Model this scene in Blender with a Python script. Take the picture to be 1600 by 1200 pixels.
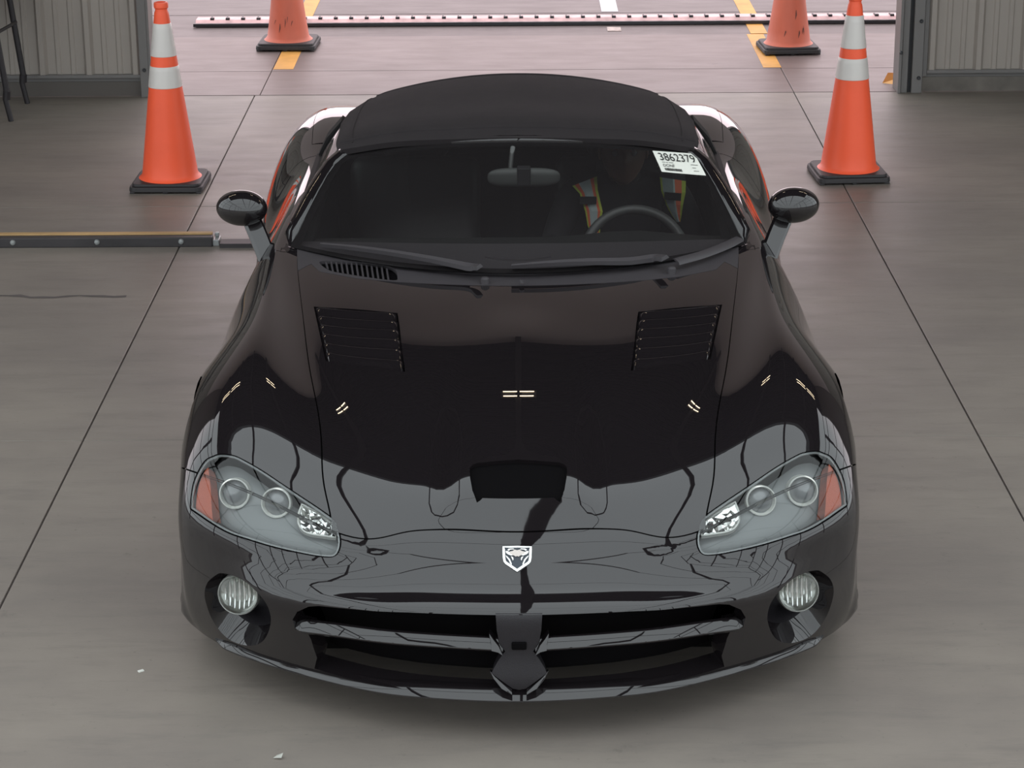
import bpy, bmesh, math, random
import numpy as np
from mathutils import Vector, Matrix
from mathutils.geometry import delaunay_2d_cdt

for _o in list(bpy.data.objects): bpy.data.objects.remove(_o)
sc = bpy.context.scene
col = sc.collection

# ------------------------------------------------------------------ camera
cam_d = bpy.data.cameras.new('camera'); cam = bpy.data.objects.new('camera', cam_d); col.objects.link(cam)
F = 3650.0
PITCH = math.atan(1266 / F); CH = math.cos(PITCH) / .33; CD = 5.42514
cam_d.sensor_width = 36; cam_d.lens = F / 1600 * 36; cam_d.clip_end = 300
cam.matrix_world = (Matrix.Translation((0, -CD, CH)) @ Matrix.Rotation(math.radians(.178), 4, 'Z')
                    @ Matrix.Rotation(math.pi / 2 - PITCH, 4, 'X') @ Matrix.Rotation(math.radians(-.37), 4, 'Z'))
sc.camera = cam

# ------------------------------------------------------------------ view and sky
sc.view_settings.view_transform = 'Standard'; sc.view_settings.look = 'None'
sc.view_settings.gamma = 1; sc.view_settings.use_curve_mapping = False
sc.view_settings.exposure = 0.0
W = bpy.data.worlds.new('sky'); sc.world = W; W.use_nodes = True
nt = W.node_tree; nt.nodes.clear()
wo = nt.nodes.new('ShaderNodeOutputWorld'); bg = nt.nodes.new('ShaderNodeBackground')
tc = nt.nodes.new('ShaderNodeTexCoord'); sx = nt.nodes.new('ShaderNodeSeparateXYZ')
rp = nt.nodes.new('ShaderNodeValToRGB'); mr = nt.nodes.new('ShaderNodeMapRange')
nt.links.new(tc.outputs['Generated'], sx.inputs[0]); nt.links.new(sx.outputs['Y'], mr.inputs['Value'])
mr.inputs['From Min'].default_value = -1; mr.inputs['From Max'].default_value = 1
nt.links.new(mr.outputs[0], rp.inputs[0])
rp.color_ramp.elements[0].position = 0.72; rp.color_ramp.elements[0].color = (.90, .97, 1.0, 1)
rp.color_ramp.elements[1].position = 0.93; rp.color_ramp.elements[1].color = (1.65, 1.38, 1.45, 1)
nt.links.new(rp.outputs[0], bg.inputs[0]); bg.inputs[1].default_value = 1.85
nt.links.new(bg.outputs[0], wo.inputs[0])

# ------------------------------------------------------------------ materials
def mat(name, base, rough=.5, metal=0., spec=.5, ior=1.5, coat=0., coat_rough=.03, coat_ior=1.5, emit=None, estr=0., trans=0., alpha=1.,
        noise=None, bump=None):
    m = bpy.data.materials.new(name); m.use_nodes = True; n = m.node_tree; b = n.nodes['Principled BSDF']
    b.inputs['Base Color'].default_value = (*base, 1); b.inputs['Roughness'].default_value = rough
    b.inputs['Metallic'].default_value = metal; b.inputs['IOR'].default_value = ior
    b.inputs['Specular IOR Level'].default_value = spec
    b.inputs['Coat Weight'].default_value = coat; b.inputs['Coat Roughness'].default_value = coat_rough; b.inputs['Coat IOR'].default_value = coat_ior
    b.inputs['Transmission Weight'].default_value = trans; b.inputs['Alpha'].default_value = alpha
    if emit: b.inputs['Emission Color'].default_value = (*emit, 1); b.inputs['Emission Strength'].default_value = estr
    if noise or bump:
        g = n.nodes.new('ShaderNodeNewGeometry')
    if noise:       # (scale, amount, (sx,sy,sz))
        mp = n.nodes.new('ShaderNodeMapping'); mp.inputs['Scale'].default_value = noise[2]
        nz = n.nodes.new('ShaderNodeTexNoise'); nz.inputs['Scale'].default_value = noise[0]; nz.inputs['Detail'].default_value = 6
        n.links.new(g.outputs['Position'], mp.inputs[0]); n.links.new(mp.outputs[0], nz.inputs['Vector'])
        r = n.nodes.new('ShaderNodeMapRange'); r.inputs['From Min'].default_value = .3; r.inputs['From Max'].default_value = .7
        r.inputs['To Min'].default_value = 1 - noise[1]; r.inputs['To Max'].default_value = 1 + noise[1]
        n.links.new(nz.outputs['Fac'], r.inputs['Value'])
        v = n.nodes.new('ShaderNodeVectorMath'); v.operation = 'SCALE'; v.inputs[0].default_value = base
        n.links.new(r.outputs[0], v.inputs['Scale']); n.links.new(v.outputs[0], b.inputs['Base Color'])
    if bump:        # (scale, strength)
        nb = n.nodes.new('ShaderNodeTexNoise'); nb.inputs['Scale'].default_value = bump[0]; nb.inputs['Detail'].default_value = 4
        n.links.new(g.outputs['Position'], nb.inputs['Vector'])
        bp = n.nodes.new('ShaderNodeBump'); bp.inputs['Strength'].default_value = bump[1]; bp.inputs['Distance'].default_value = .004
        n.links.new(nb.outputs['Fac'], bp.inputs['Height']); n.links.new(bp.outputs[0], b.inputs['Normal'])
    return m

def concrete(name, c1, c2, c3):
    """trowelled slab: broad blotches, brushed streaks across, fine speckle, small dark oil spots"""
    m = bpy.data.materials.new(name); m.use_nodes = True; n = m.node_tree; b = n.nodes['Principled BSDF']
    g = n.nodes.new('ShaderNodeNewGeometry')
    def nz(scale, sc3, det=6, rough=.6):
        mp = n.nodes.new('ShaderNodeMapping'); mp.inputs['Scale'].default_value = sc3
        t = n.nodes.new('ShaderNodeTexNoise'); t.inputs['Scale'].default_value = scale; t.inputs['Detail'].default_value = det
        t.inputs['Roughness'].default_value = rough
        n.links.new(g.outputs['Position'], mp.inputs[0]); n.links.new(mp.outputs[0], t.inputs['Vector']); return t.outputs['Fac']
    def mix(f, a, bcol, lo, hi):
        r = n.nodes.new('ShaderNodeMapRange'); r.inputs['From Min'].default_value = lo; r.inputs['From Max'].default_value = hi
        n.links.new(f, r.inputs['Value'])
        x = n.nodes.new('ShaderNodeMix'); x.data_type = 'RGBA'
        n.links.new(r.outputs[0], x.inputs[0])
        for k, s in ((6, a), (7, bcol)):
            if isinstance(s, tuple): x.inputs[k].default_value = (*s, 1)
            else: n.links.new(s, x.inputs[k])
        return x.outputs[2]
    c = mix(nz(.9, (1, 1.6, 1)), c1, c2, .38, .64)
    c = mix(nz(2.2, (1, 5, 1), 8, .7), c, c3, .5, .85)
    dark = tuple(v * .55 for v in c1); pale = tuple(min(1, v * 1.35) for v in c1)
    c = mix(nz(38, (1, 1, 1), 3), c, dark, .66, .9)
    c = mix(nz(5.5, (1, 1, 1), 10, .75), c, dark, .62, .82)
    c = mix(nz(9, (.5, 2, 1), 8, .8), c, pale, .63, .8)
    n.links.new(c, b.inputs['Base Color'])
    r = n.nodes.new('ShaderNodeMapRange'); r.inputs['To Min'].default_value = .38; r.inputs['To Max'].default_value = .62
    n.links.new(nz(3, (1, 3, 1)), r.inputs['Value']); n.links.new(r.outputs[0], b.inputs['Roughness'])
    b.inputs['Specular IOR Level'].default_value = .35
    bp = n.nodes.new('ShaderNodeBump'); bp.inputs['Strength'].default_value = .12; bp.inputs['Distance'].default_value = .003
    n.links.new(nz(60, (1, 2, 1), 4), bp.inputs['Height']); n.links.new(bp.outputs[0], b.inputs['Normal'])
    return m

def glass(name, tint, refl_ior=1.5, rough=0.0, body=0.0, haze_col=(.02, .02, .02)):
    """thin pane: tinted see-through plus mirror reflection by Fresnel, optional diffuse share as painted haze"""
    m = bpy.data.materials.new(name); m.use_nodes = True; n = m.node_tree; n.nodes.clear()
    o = n.nodes.new('ShaderNodeOutputMaterial'); t = n.nodes.new('ShaderNodeBsdfTransparent'); t.inputs[0].default_value = (*tint, 1)
    g = n.nodes.new('ShaderNodeBsdfGlossy'); g.inputs['Roughness'].default_value = rough
    f = n.nodes.new('ShaderNodeFresnel'); f.inputs['IOR'].default_value = refl_ior
    geo = n.nodes.new('ShaderNodeNewGeometry')
    x = n.nodes.new('ShaderNodeMixShader'); n.links.new(f.outputs[0], x.inputs[0])
    src = t
    if body:
        d = n.nodes.new('ShaderNodeBsdfDiffuse'); d.inputs[0].default_value = (*haze_col, 1)
        y = n.nodes.new('ShaderNodeMixShader'); y.inputs[0].default_value = body
        n.links.new(t.outputs[0], y.inputs[1]); n.links.new(d.outputs[0], y.inputs[2]); src = y
    n.links.new(src.outputs[0], x.inputs[1]); n.links.new(g.outputs[0], x.inputs[2]); n.links.new(x.outputs[0], o.inputs[0])
    return m

M = dict(
 paint=mat('gloss_black_paint', (.010, .0082, .0092), .5, spec=0, coat=1, coat_rough=.012, coat_ior=1.68),
 shell=mat('inner_black', (.006, .006, .006), .8, spec=.1),
 seam=mat('seam_black', (.004, .0036, .004), .8, spec=.03),
 trim=mat('black_plastic', (.018, .016, .019), .45, spec=.4, bump=(400, .2)),
 cowl=mat('cowl_plastic', (.045, .04, .044), .5, spec=.4, bump=(500, .2)),
 rubber=mat('rubber', (.015, .014, .015), .6, spec=.3),
 tyre=mat('tyre_rubber', (.02, .019, .02), .7, spec=.3),
 fabric=mat('black_canvas', (.0235, .0195, .021), .85, spec=.25, bump=(900, .5), noise=(14, .08, (1, 1, 1))),
 leather=mat('black_leather', (.03, .028, .03), .5, spec=.4),
 chrome=mat('chrome', (.82, .82, .8), .08, 1),
 silver=mat('silver_plastic', (.30, .31, .31), .4, .3),
 bucket=mat('headlight_grey', (.22, .23, .23), .4, .15),
 amber=mat('amber_reflector', (.55, .13, .07), .25, bump=(260, .6)),
 white=mat('white_plastic_ring', (.75, .75, .7), .3),
 alloy=mat('alloy', (.35, .35, .36), .3, .9),
 glass=glass('windscreen_glass', (.93, .93, .92), 1.45, body=.04, haze_col=(.30, .265, .275)),  # diffuse share is painted haze that lifts the blacks of the glass
 sideglass=glass('side_glass', (.35, .4, .38), 1.5),
 lens=glass('clear_lens', (.93, .95, .95), 1.5),
 bulb=glass('projector_glass', (.55, .55, .6), 1.6),
 mirror=mat('mirror_glass', (.6, .6, .6), .03, 1),
)
# ------------------------------------------------------------------ object helpers
def tag(o, label=None, cat=None, group=None, kind=None):
    if label: o['label'] = label
    if cat: o['category'] = cat
    if group: o['group'] = group
    if kind: o['kind'] = kind
    return o
def empty(name, loc=(0, 0, 0), rz=0, **k):
    o = bpy.data.objects.new(name, None); col.objects.link(o); o.location = loc; o.rotation_euler.z = rz
    o.empty_display_size = .1
    return tag(o, **k)
def mesh(name, V, Fc, m, parent=None, smooth=False, normals=None, mids=None, **k):
    me = bpy.data.meshes.new(name); me.from_pydata([tuple(map(float, v)) for v in V], [], [tuple(map(int, f)) for f in Fc])
    for x in (m if isinstance(m, (list, tuple)) else [m]): me.materials.append(x)
    if mids is not None: me.polygons.foreach_set('material_index', [int(i) for i in mids])
    if smooth: me.polygons.foreach_set('use_smooth', [True] * len(me.polygons))
    me.update()
    if normals is not None: me.normals_split_custom_set_from_vertices([tuple(map(float, v)) for v in normals])
    o = bpy.data.objects.new(name, me); col.objects.link(o)
    if parent: o.parent = parent
    return tag(o, **k)
def finish(bm, name, m, parent=None, smooth=None, bevel=0, seg=2, **k):
    me = bpy.data.meshes.new(name); bm.normal_update(); bm.to_mesh(me); bm.free()
    for x in (m if isinstance(m, (list, tuple)) else [m]): me.materials.append(x)
    o = bpy.data.objects.new(name, me); col.objects.link(o)
    if parent: o.parent = parent
    if smooth is not None:
        me.polygons.foreach_set('use_smooth', [True] * len(me.polygons))
        if smooth: me.set_sharp_from_angle(angle=math.radians(smooth))
    if bevel:
        b = o.modifiers.new('bevel', 'BEVEL'); b.width = bevel; b.segments = seg; b.limit_method = 'ANGLE'; b.angle_limit = math.radians(35)
    return tag(o, **k)
def box(bm, a, b, mtx=None, mi=0):
    a, b = np.minimum(a, b), np.maximum(a, b)
    vs = [Vector((x, y, z)) for x in (a[0], b[0]) for y in (a[1], b[1]) for z in (a[2], b[2])]
    if mtx: vs = [mtx @ v for v in vs]
    v = [bm.verts.new(p) for p in vs]
    for f in ((0, 1, 3, 2), (4, 6, 7, 5), (0, 4, 5, 1), (2, 3, 7, 6), (0, 2, 6, 4), (1, 5, 7, 3)):
        bm.faces.new([v[i] for i in f]).material_index = mi
def boxes(name, L, m, parent=None, bevel=0, smooth=None, **k):
    bm = bmesh.new()
    for a, b in L: box(bm, a, b)
    return finish(bm, name, m, parent, smooth=smooth, bevel=bevel, **k)
def lathe(bm, prof, n=48, mtx=None, mi=0, cap=False):
    rings = []
    for r, z in prof:
        rings.append([bm.verts.new((mtx or Matrix()) @ Vector((r * math.cos(2 * math.pi * i / n), r * math.sin(2 * math.pi * i / n), z))) for i in range(n)])
    for a, b in zip(rings, rings[1:]):
        for i in range(n):
            bm.faces.new((a[i], a[(i + 1) % n], b[(i + 1) % n], b[i])).material_index = mi
    if cap: bm.faces.new(rings[-1]).material_index = mi; bm.faces.new(rings[0][::-1]).material_index = mi
def tube(bm, pts, r, n=10, mi=0):
    pts = [Vector(p) for p in pts]; R = r if isinstance(r, (list, tuple)) else [r] * len(pts)
    prev = None; rings = []
    for i, p in enumerate(pts):
        t = (pts[min(i + 1, len(pts) - 1)] - pts[max(i - 1, 0)]).normalized()
        a = (prev - t * prev.dot(t)) if prev else t.orthogonal()
        a.normalize(); prev = a; b = t.cross(a)
        rings.append([bm.verts.new(p + R[i] * (math.cos(2 * math.pi * k / n) * a + math.sin(2 * math.pi * k / n) * b)) for k in range(n)])
    for a, b in zip(rings, rings[1:]):
        for k in range(n): bm.faces.new((a[k], a[(k + 1) % n], b[(k + 1) % n], b[k])).material_index = mi
    bm.faces.new(rings[0][::-1]).material_index = mi; bm.faces.new(rings[-1]).material_index = mi
def sweep(pts, nrm, prof, closed=False):
    """profile (side, up) carried along pts; up follows nrm. returns verts, faces"""
    pts = [Vector(p) for p in pts]; V = []; n = len(prof); L = len(pts)
    for i, p in enumerate(pts):
        if closed: t = pts[(i + 1) % L] - pts[i - 1]
        else: t = pts[min(i + 1, L - 1)] - pts[max(i - 1, 0)]
        t.normalize(); u = Vector(nrm[i]); u = (u - t * u.dot(t)).normalized(); s = t.cross(u)
        pr = prof[i] if isinstance(prof[0], list) else prof
        V += [p + s * a + u * b for a, b in pr]
    n = len(prof[0]) if isinstance(prof[0], list) else len(prof)
    Fc = []
    for i in range(L if closed else L - 1):
        j = (i + 1) % L
        for k in range(n): Fc.append((i * n + k, i * n + (k + 1) % n, j * n + (k + 1) % n, j * n + k))
    if not closed: Fc.append(tuple(range(n))[::-1]); Fc.append(tuple((L - 1) * n + k for k in range(n)))
    return V, Fc
def sweep_obj(name, pts, nrm, prof, m, parent=None, closed=False, smooth=40, **k):
    V, Fc = sweep(pts, nrm, prof, closed)
    o = mesh(name, V, Fc, m, parent, **k); me = o.data
    bm = bmesh.new(); bm.from_mesh(me); bmesh.ops.recalc_face_normals(bm, faces=bm.faces); bm.to_mesh(me); bm.free()
    if smooth:
        me.polygons.foreach_set('use_smooth', [True] * len(me.polygons)); me.set_sharp_from_angle(angle=math.radians(smooth))
    return o
def copy_tree(o, parent=None, mtx=None):
    c = o.copy(); col.objects.link(c); c.parent = parent
    for ch in list(o.children): copy_tree(ch, c)
    return c

# ------------------------------------------------------------------ smooth surfaces
class Spl:
    """natural cubic interpolation, returned as basis rows"""
    def __init__(s,k):
        k=np.asarray(k,float); n=len(k); s.k=k; h=np.diff(k)
        A=np.eye(n); B=np.zeros((n,n))
        for i in range(1,n-1):
            A[i,i-1]=h[i-1]; A[i,i]=2*(h[i-1]+h[i]); A[i,i+1]=h[i]
            B[i,i-1]=6/h[i-1]; B[i,i]=-6/h[i-1]-6/h[i]; B[i,i+1]=6/h[i]
        s.M=np.linalg.solve(A,B)
    def __call__(s,t):
        t=np.clip(np.asarray(t,float),s.k[0],s.k[-1]); i=np.clip(np.searchsorted(s.k,t)-1,0,len(s.k)-2)
        h=s.k[i+1]-s.k[i]; a=(s.k[i+1]-t)/h; b=1-a; n=len(s.k); I=np.eye(n)
        return a[:,None]*I[i]+b[:,None]*I[i+1]+((a**3-a)*h*h/6)[:,None]*s.M[i]+((b**3-b)*h*h/6)[:,None]*s.M[i+1]
def sstep(x,a,b):
    t=np.clip((x-a)/(b-a),0,1); return t*t*t*(t*(6*t-15)+10)
class Surf:
    def __init__(s,rows,disp=None,pw=1.):
        H=np.array(rows,float)            # rows x cols x 3 for x>=0
        G=np.concatenate([H[:,:0:-1]*[-1,1,1],H],1); s.G=G
        nc=H.shape[1]
        d=np.linalg.norm(np.diff(H,axis=1),axis=2).mean(0)**pw
        u=np.concatenate([[0],np.cumsum(d)]); s.UK=u
        s.su=Spl(np.concatenate([-u[:0:-1],u]))
        d=np.linalg.norm(np.diff(H,axis=0),axis=2).mean(1)**pw
        s.VK=np.concatenate([[0],np.cumsum(d)]); s.sv=Spl(s.VK); s.disp=disp
    def P(s,uv):
        uv=np.asarray(uv,float).reshape(-1,2)
        p=np.einsum('ni,nj,ijk->nk',s.sv(uv[:,1]),s.su(uv[:,0]),s.G)
        if s.disp is not None: p=s.disp(p,uv)
        return p
    def N(s,uv,e=.0015):
        uv=np.asarray(uv,float).reshape(-1,2)
        du=s.P(uv+[e,0])-s.P(uv-[e,0]); dv=s.P(uv+[0,e])-s.P(uv-[0,e])
        n=np.cross(du,dv); n/=np.linalg.norm(n,axis=1)[:,None]+1e-12
        return n

def smooth_poly(P, n=6, closed=True, sharp=()):
    """Catmull-Rom through the points; indices in sharp stay corners"""
    P = [np.array(p, float) for p in P]; L = len(P); out = []
    for i in range(L if closed else L - 1):
        p1, p2 = P[i], P[(i + 1) % L]
        p0 = P[i - 1] if (closed or i > 0) else 2 * p1 - p2
        p3 = P[(i + 2) % L] if (closed or i + 2 < L) else 2 * p2 - p1
        if i in sharp: p0 = 2 * p1 - p2
        if (i + 1) % L in sharp: p3 = 2 * p2 - p1
        for k in range(n):
            t = k / n
            out.append(.5 * ((2 * p1) + (-p0 + p2) * t + (2 * p0 - 5 * p1 + 4 * p2 - p3) * t * t + (-p0 + 3 * p1 - 3 * p2 + p3) * t ** 3))
    if not closed: out.append(P[-1])
    return np.array(out)
def densify(P, d):
    P = np.asarray(P, float); out = []
    for a, b in zip(P, np.roll(P, -1, 0)):
        k = max(1, int(np.ceil(np.linalg.norm(b - a) / d)))
        for j in range(k): out.append(a + (b - a) * j / k)
    return np.array(out)
def inside(pts, poly):
    x, y = pts[:, 0], pts[:, 1]; c = np.zeros(len(pts), bool); n = len(poly)
    for i in range(n):
        x1, y1 = poly[i]; x2, y2 = poly[(i + 1) % n]
        if y1 == y2: continue
        k = ((y1 > y) != (y2 > y)) & (x < (x2 - x1) * (y - y1) / (y2 - y1) + x1); c ^= k
    return c
def edge_dist(pts, poly):
    d = np.full(len(pts), 1e9)
    A = poly; B = np.roll(poly, -1, 0)
    for a, b in zip(A, B):
        ab = b - a; L = (ab * ab).sum() + 1e-18; t = np.clip(((pts - a) @ ab) / L, 0, 1)
        d = np.minimum(d, np.linalg.norm(pts - a - t[:, None] * ab, axis=1))
    return d
def grow(poly, d):
    """offset a closed polygon outwards by d"""
    P = np.asarray(poly, float); e1 = P - np.roll(P, 1, 0); e2 = np.roll(P, -1, 0) - P
    area = .5 * np.sum(P[:, 0] * np.roll(P[:, 1], -1) - P[:, 1] * np.roll(P[:, 0], -1)); s = 1 if area > 0 else -1
    def nn(e): n = np.stack([e[:, 1], -e[:, 0]], 1) * s; return n / (np.linalg.norm(n, axis=1)[:, None] + 1e-12)
    n = nn(e1) + nn(e2); n /= np.maximum(np.linalg.norm(n, axis=1), .5)[:, None]
    return P + n * d
def flip(poly): return (np.asarray(poly) * [-1, 1])[::-1]
def orient(S):
    """+1 when S.N points outwards (up at the middle)"""
    return 1. if S.N([[0, S.VK[len(S.VK) // 2]]])[0][2] > 0 else -1.
def panel(name, S, outer, holes=(), m=None, parent=None, offset=0., flange=.012, flange_holes=None, step=.03, estep=.02, back=None, **k):
    outer = densify(outer, estep); holes = [densify(h, estep * .6) for h in holes]
    sg = orient(S)
    lo, hi = outer.min(0), outer.max(0)
    nx, ny = max(2, int((hi[0] - lo[0]) / step)), max(2, int((hi[1] - lo[1]) / step))
    gx, gy = np.meshgrid(np.linspace(lo[0], hi[0], nx + 1), np.linspace(lo[1], hi[1], ny + 1)); g = np.stack([gx.ravel(), gy.ravel()], 1)
    keep = inside(g, outer) & (edge_dist(g, outer) > step * .3)
    for h in holes: keep &= ~inside(g, h) & (edge_dist(g, h) > step * .3)
    g = g[keep]
    loops = [outer] + holes; pts = list(map(tuple, g)); edges = []
    for L in loops:
        b = len(pts); pts += list(map(tuple, L)); edges += [(b + i, b + (i + 1) % len(L)) for i in range(len(L))]
    vo, eo, fo, ov, oe, of = delaunay_2d_cdt([Vector(p) for p in pts], edges, [], 0, 1e-6)
    uv = np.array([tuple(v) for v in vo]); tri = np.array([tuple(f) for f in fo])
    c = uv[tri].mean(1); kp = inside(c, outer)
    for h in holes: kp &= ~inside(c, h)
    tri = tri[kp]
    P = S.P(uv); N = S.N(uv) * sg; P = P + N * offset
    # winding
    a = np.cross(P[tri[:, 1]] - P[tri[:, 0]], P[tri[:, 2]] - P[tri[:, 0]]); fl = (a * N[tri[:, 0]]).sum(1) < 0
    tri[fl] = tri[fl][:, ::-1]
    V = list(P); NN = list(N); Fc = [tuple(t) for t in tri]
    FH = flange if flange_holes is None else flange_holes
    for li, L in enumerate(loops):
        fd = flange if li == 0 else (FH[li - 1] if isinstance(FH, (list, tuple)) else FH)
        if not fd: continue
        p = S.P(L); n = S.N(L) * sg; p = p + n * offset; q = p - n * fd; t = np.roll(p, -1, 0) - np.roll(p, 1, 0)
        o = np.cross(t, n); o /= np.linalg.norm(o, axis=1)[:, None] + 1e-12
        ar = .5 * np.sum(L[:, 0] * np.roll(L[:, 1], -1) - L[:, 1] * np.roll(L[:, 0], -1)) * sg
        w = (1 if ar > 0 else -1) * (1 if li == 0 else -1); o = o * w
        b = len(V); V += list(p) + list(q); NN += list(o) + list(o); c_ = len(L)
        for i in range(c_):
            f = (b + i, b + c_ + i, b + c_ + (i + 1) % c_, b + (i + 1) % c_)
            Fc.append(f if w > 0 else f[::-1])
    return mesh(name, V, Fc, m, parent, smooth=True, normals=NN, **k)
def bilin(C, s, t):
    """s,t in 0..1 inside quad C = tl,tr,br,bl"""
    C = np.asarray(C, float); s = np.asarray(s)[:, None]; t = np.asarray(t)[:, None]
    return (C[0] * (1 - s) + C[1] * s) * (1 - t) + (C[3] * (1 - s) + C[2] * s) * t
# ------------------------------------------------------------------ the setting
YW = 8.0                      # back wall
JX = (-10.8, -7.7, -4.63, -1.53, 1.61, 4.72, 7.8, 10.9)
JY = (-13.9, -10.7, -7.4, -4.18, -.96, 2.25, 5.46, 7.985)
conc = concrete('trowelled_concrete', (.19, .166, .148), (.24, .21, .182), (.155, .137, .125))
apron = concrete('apron_concrete', (.16, .12, .112), (.19, .145, .137), (.135, .10, .094))
lane = concrete('lane_concrete', (.112, .086, .082), (.132, .103, .098), (.09, .069, .066))
L = []
for a, b in zip(JX, JX[1:]):
    for c, d in zip(JY, JY[1:]): L.append(((a + .0028, c + .0022, -.12), (b - .0028, d - .0022, 0)))
boxes('floor', L, conc, bevel=.003, kind='structure')
boxes('ground', [((-40, -40, -.3), (40, 60, -.006))], mat('joint_filler', (.055, .043, .04), .95), kind='structure')
xs = (-14, -7.7, -4.63, -1.5, 1.61, 4.72, 7.8, 14)
boxes('apron', [((a + .002, c, -.12), (b - .002, d, .002)) for a, b in zip(xs, xs[1:]) for c, d in ((7.985, 8.672), (8.678, 9.80))], apron, bevel=.003, kind='structure')
boxes('driveway', [((-25, 9.81, -.12), (25, 10.62, -.001)), ((-25, 10.63, -.12), (25, 45, .0))], lane, kind='structure')

steel = mat('painted_steel_sheet', (.33, .295, .265), .45, spec=.4, noise=(3, .06, (1, 1, .15)))
frame_m = mat('grey_frame_paint', (.16, .152, .148), .4, spec=.5)
dark_m = mat('dark_steel', (.03, .032, .036), .5)
def wall_panel(name, x0, x1, z0, z1):
    """ribbed sheet: one tall rib and two small ones per 0.3 m module"""
    prof = []; x = x0; s = 1 if x1 > x0 else -1
    mod = [(0, 0), (.016, .026), (.040, .026), (.056, 0), (.105, 0), (.112, .007), (.130, .007), (.137, 0), (.19, 0), (.197, .007), (.215, .007), (.222, 0), (.2699, 0)]
    V = []; k = 0
    while abs(x - x0) < abs(x1 - x0):
        for a, d in mod:
            xx = x + s * a
            if abs(xx - x0) <= abs(x1 - x0): prof.append((xx, d))
        x += s * .27
    V = [(a, YW - d, z) for z in (z0, z1) for a, d in prof]; n = len(prof)
    Fc = [(i, i + 1, n + i + 1, n + i) if s > 0 else (i + 1, i, n + i, n + i + 1) for i in range(n - 1)]
    o = mesh(name, V, Fc, steel, kind='structure')
    md = o.modifiers.new('thick', 'SOLIDIFY'); md.thickness = .004; md.offset = 1
    return o
wall_panel('wall_back_left', -2.185, -9, .115, 2.06)
wall_panel('wall_back_right', 2.375, 9, .115, 2.06)
boxes('wall_back_top', [((-9, YW - .05, 2.05), (9, YW + .05, 5.2))], mat('pale_wall_sheet', (.72, .60, .59), .6), kind='structure')  # unseen wall over the doorway, its height chosen for the reflections in the car paint
boxes('baseboard_back_left', [((-9, YW - .01, 0), (-2.14, YW + .08, .085))], mat('kerb_grey', (.10, .088, .08), .7), kind='structure')
boxes('baseboard_back_right', [((2.35, YW - .01, 0), (9, YW + .08, .085))], mat('kerb_grey_worn', (.14, .125, .11), .7, noise=(6, .3, (1, 1, 1))), kind='structure')
boxes('trim_1', [((-9, YW - .035, .112), (-2.186, YW + .02, .13)), ((-9, YW + .0, .085), (-2.186, YW + .03, .112))], [frame_m], kind='structure')
boxes('trim_2', [((2.376, YW - .035, .112), (9, YW + .02, .13)), ((2.376, YW + .0, .085), (9, YW + .03, .112))], [frame_m], kind='structure')
def bolts(name, pts, r=.011, parent=None):
    bm = bmesh.new()
    for p in pts: lathe(bm, [(0.0001, .012), (r * .7, .012), (r, .006), (r, 0)], 10, Matrix.Translation(p) @ Matrix.Rotation(math.pi / 2, 4, 'X'))
    return finish(bm, name, dark_m, parent, smooth=40)
# left jamb: folded angle with bolts; right jamb: edge angle, dark track, bolted angle
j = boxes('trim_3', [((-2.185, YW - .05, 0), (-2.135, YW - .03, 2.06)), ((-2.135, YW - .05, 0), (-2.12, YW + .12, 2.06))], frame_m, bevel=.003, kind='structure')
for z in (.16, .75, 1.4, 2.1): bolts('bolt', [(-2.16, YW - .05, z)], parent=j)
j = boxes('trim_4', [((2.205, YW - .07, 0), (2.222, YW + .12, 2.06)), ((2.225, YW - .05, 0), (2.262, YW - .02, 2.06)), ((2.285, YW - .06, 0), (2.345, YW - .03, 2.06)), ((2.35, YW - .028, .09), (2.376, YW + .02, 2.06))], frame_m, bevel=.003, kind='structure')
boxes('trim_5', [((2.222, YW - .02, 0), (2.29, YW + .10, 2.06))], dark_m, kind='structure')
for z in (.09, .42, 1.3, 2.1): bolts('bolt', [(2.325, YW - .06, z)], parent=j)
bolts('bolt', [(2.215, YW - .07, .24)], parent=j)

# roof: dark ribbed deck over the back half, open glazing bars ahead of it
roof_m = mat('dark_roof_deck', (.016, .0135, .015), .8, spec=.15)
V = []; n = 0; L = []
L.append(((-4.7, 2.1, 5.22), (4.7, 8.3, 5.28)))
for i in range(30): y = 2.2 + i * .19; L.append(((-4.7, y, 5.18), (4.7, y + .07, 5.22)))
boxes('ceiling', L, roof_m, kind='structure')
boxes('trim_6', [((x - .05, 2.2, 5.0), (x + .05, 8, 5.17)) for x in (-4.6, -3.1, -1.55, 0, 1.55, 3.1, 4.6)], mat('purlin', (.03, .027, .03), .7), kind='structure')
bar = mat('glazing_bar', (.02, .022, .022), .6)
L = [((x - w, -10, 5.05), (x + w, 2.1, 5.2)) for x, w in ((-5.6, .03), (-1.7, .045), (.03, .03), (1.75, .045), (5.6, .03))]
L += [((-5.6, y - .02, 5.06), (5.6, y + .02, 5.12)) for y in (-7, -4, -1)] + [((-5.6, 2.05, 5.0), (5.6, 2.2, 5.28))]
boxes('trim_7', L, bar, kind='structure')
for i, s in ((1, -1), (2, 1)):
    L = [((s * 5.6 - .035, y - .035, 0), (s * 5.6 + .035, y + .035, 5.1)) for y in (-10, -7.6, -5.2, -2.8, -.4, 2.0, 3.4)]
    L += [((s * 5.6 - .02, -10, z - .025), (s * 5.6 + .02, 4.6, z + .025)) for z in (.9, 2.1, 3.3, 4.5, 5.1)]
    boxes('window_%d' % i, L, bar, kind='structure')
    boxes('wall_' + ('left', 'right')[i - 1], [((s * 5.6, 4.6, 0), (s * 5.7, 8, 5.28))], mat('side_wall_sheet', (.26, .23, .22), .6), kind='structure')
    boxes('trim_%d' % (7 + i), [((s * 4.7, 4.6, 5.18), (s * 5.7, 8, 5.26))], roof_m, kind='structure')
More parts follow.
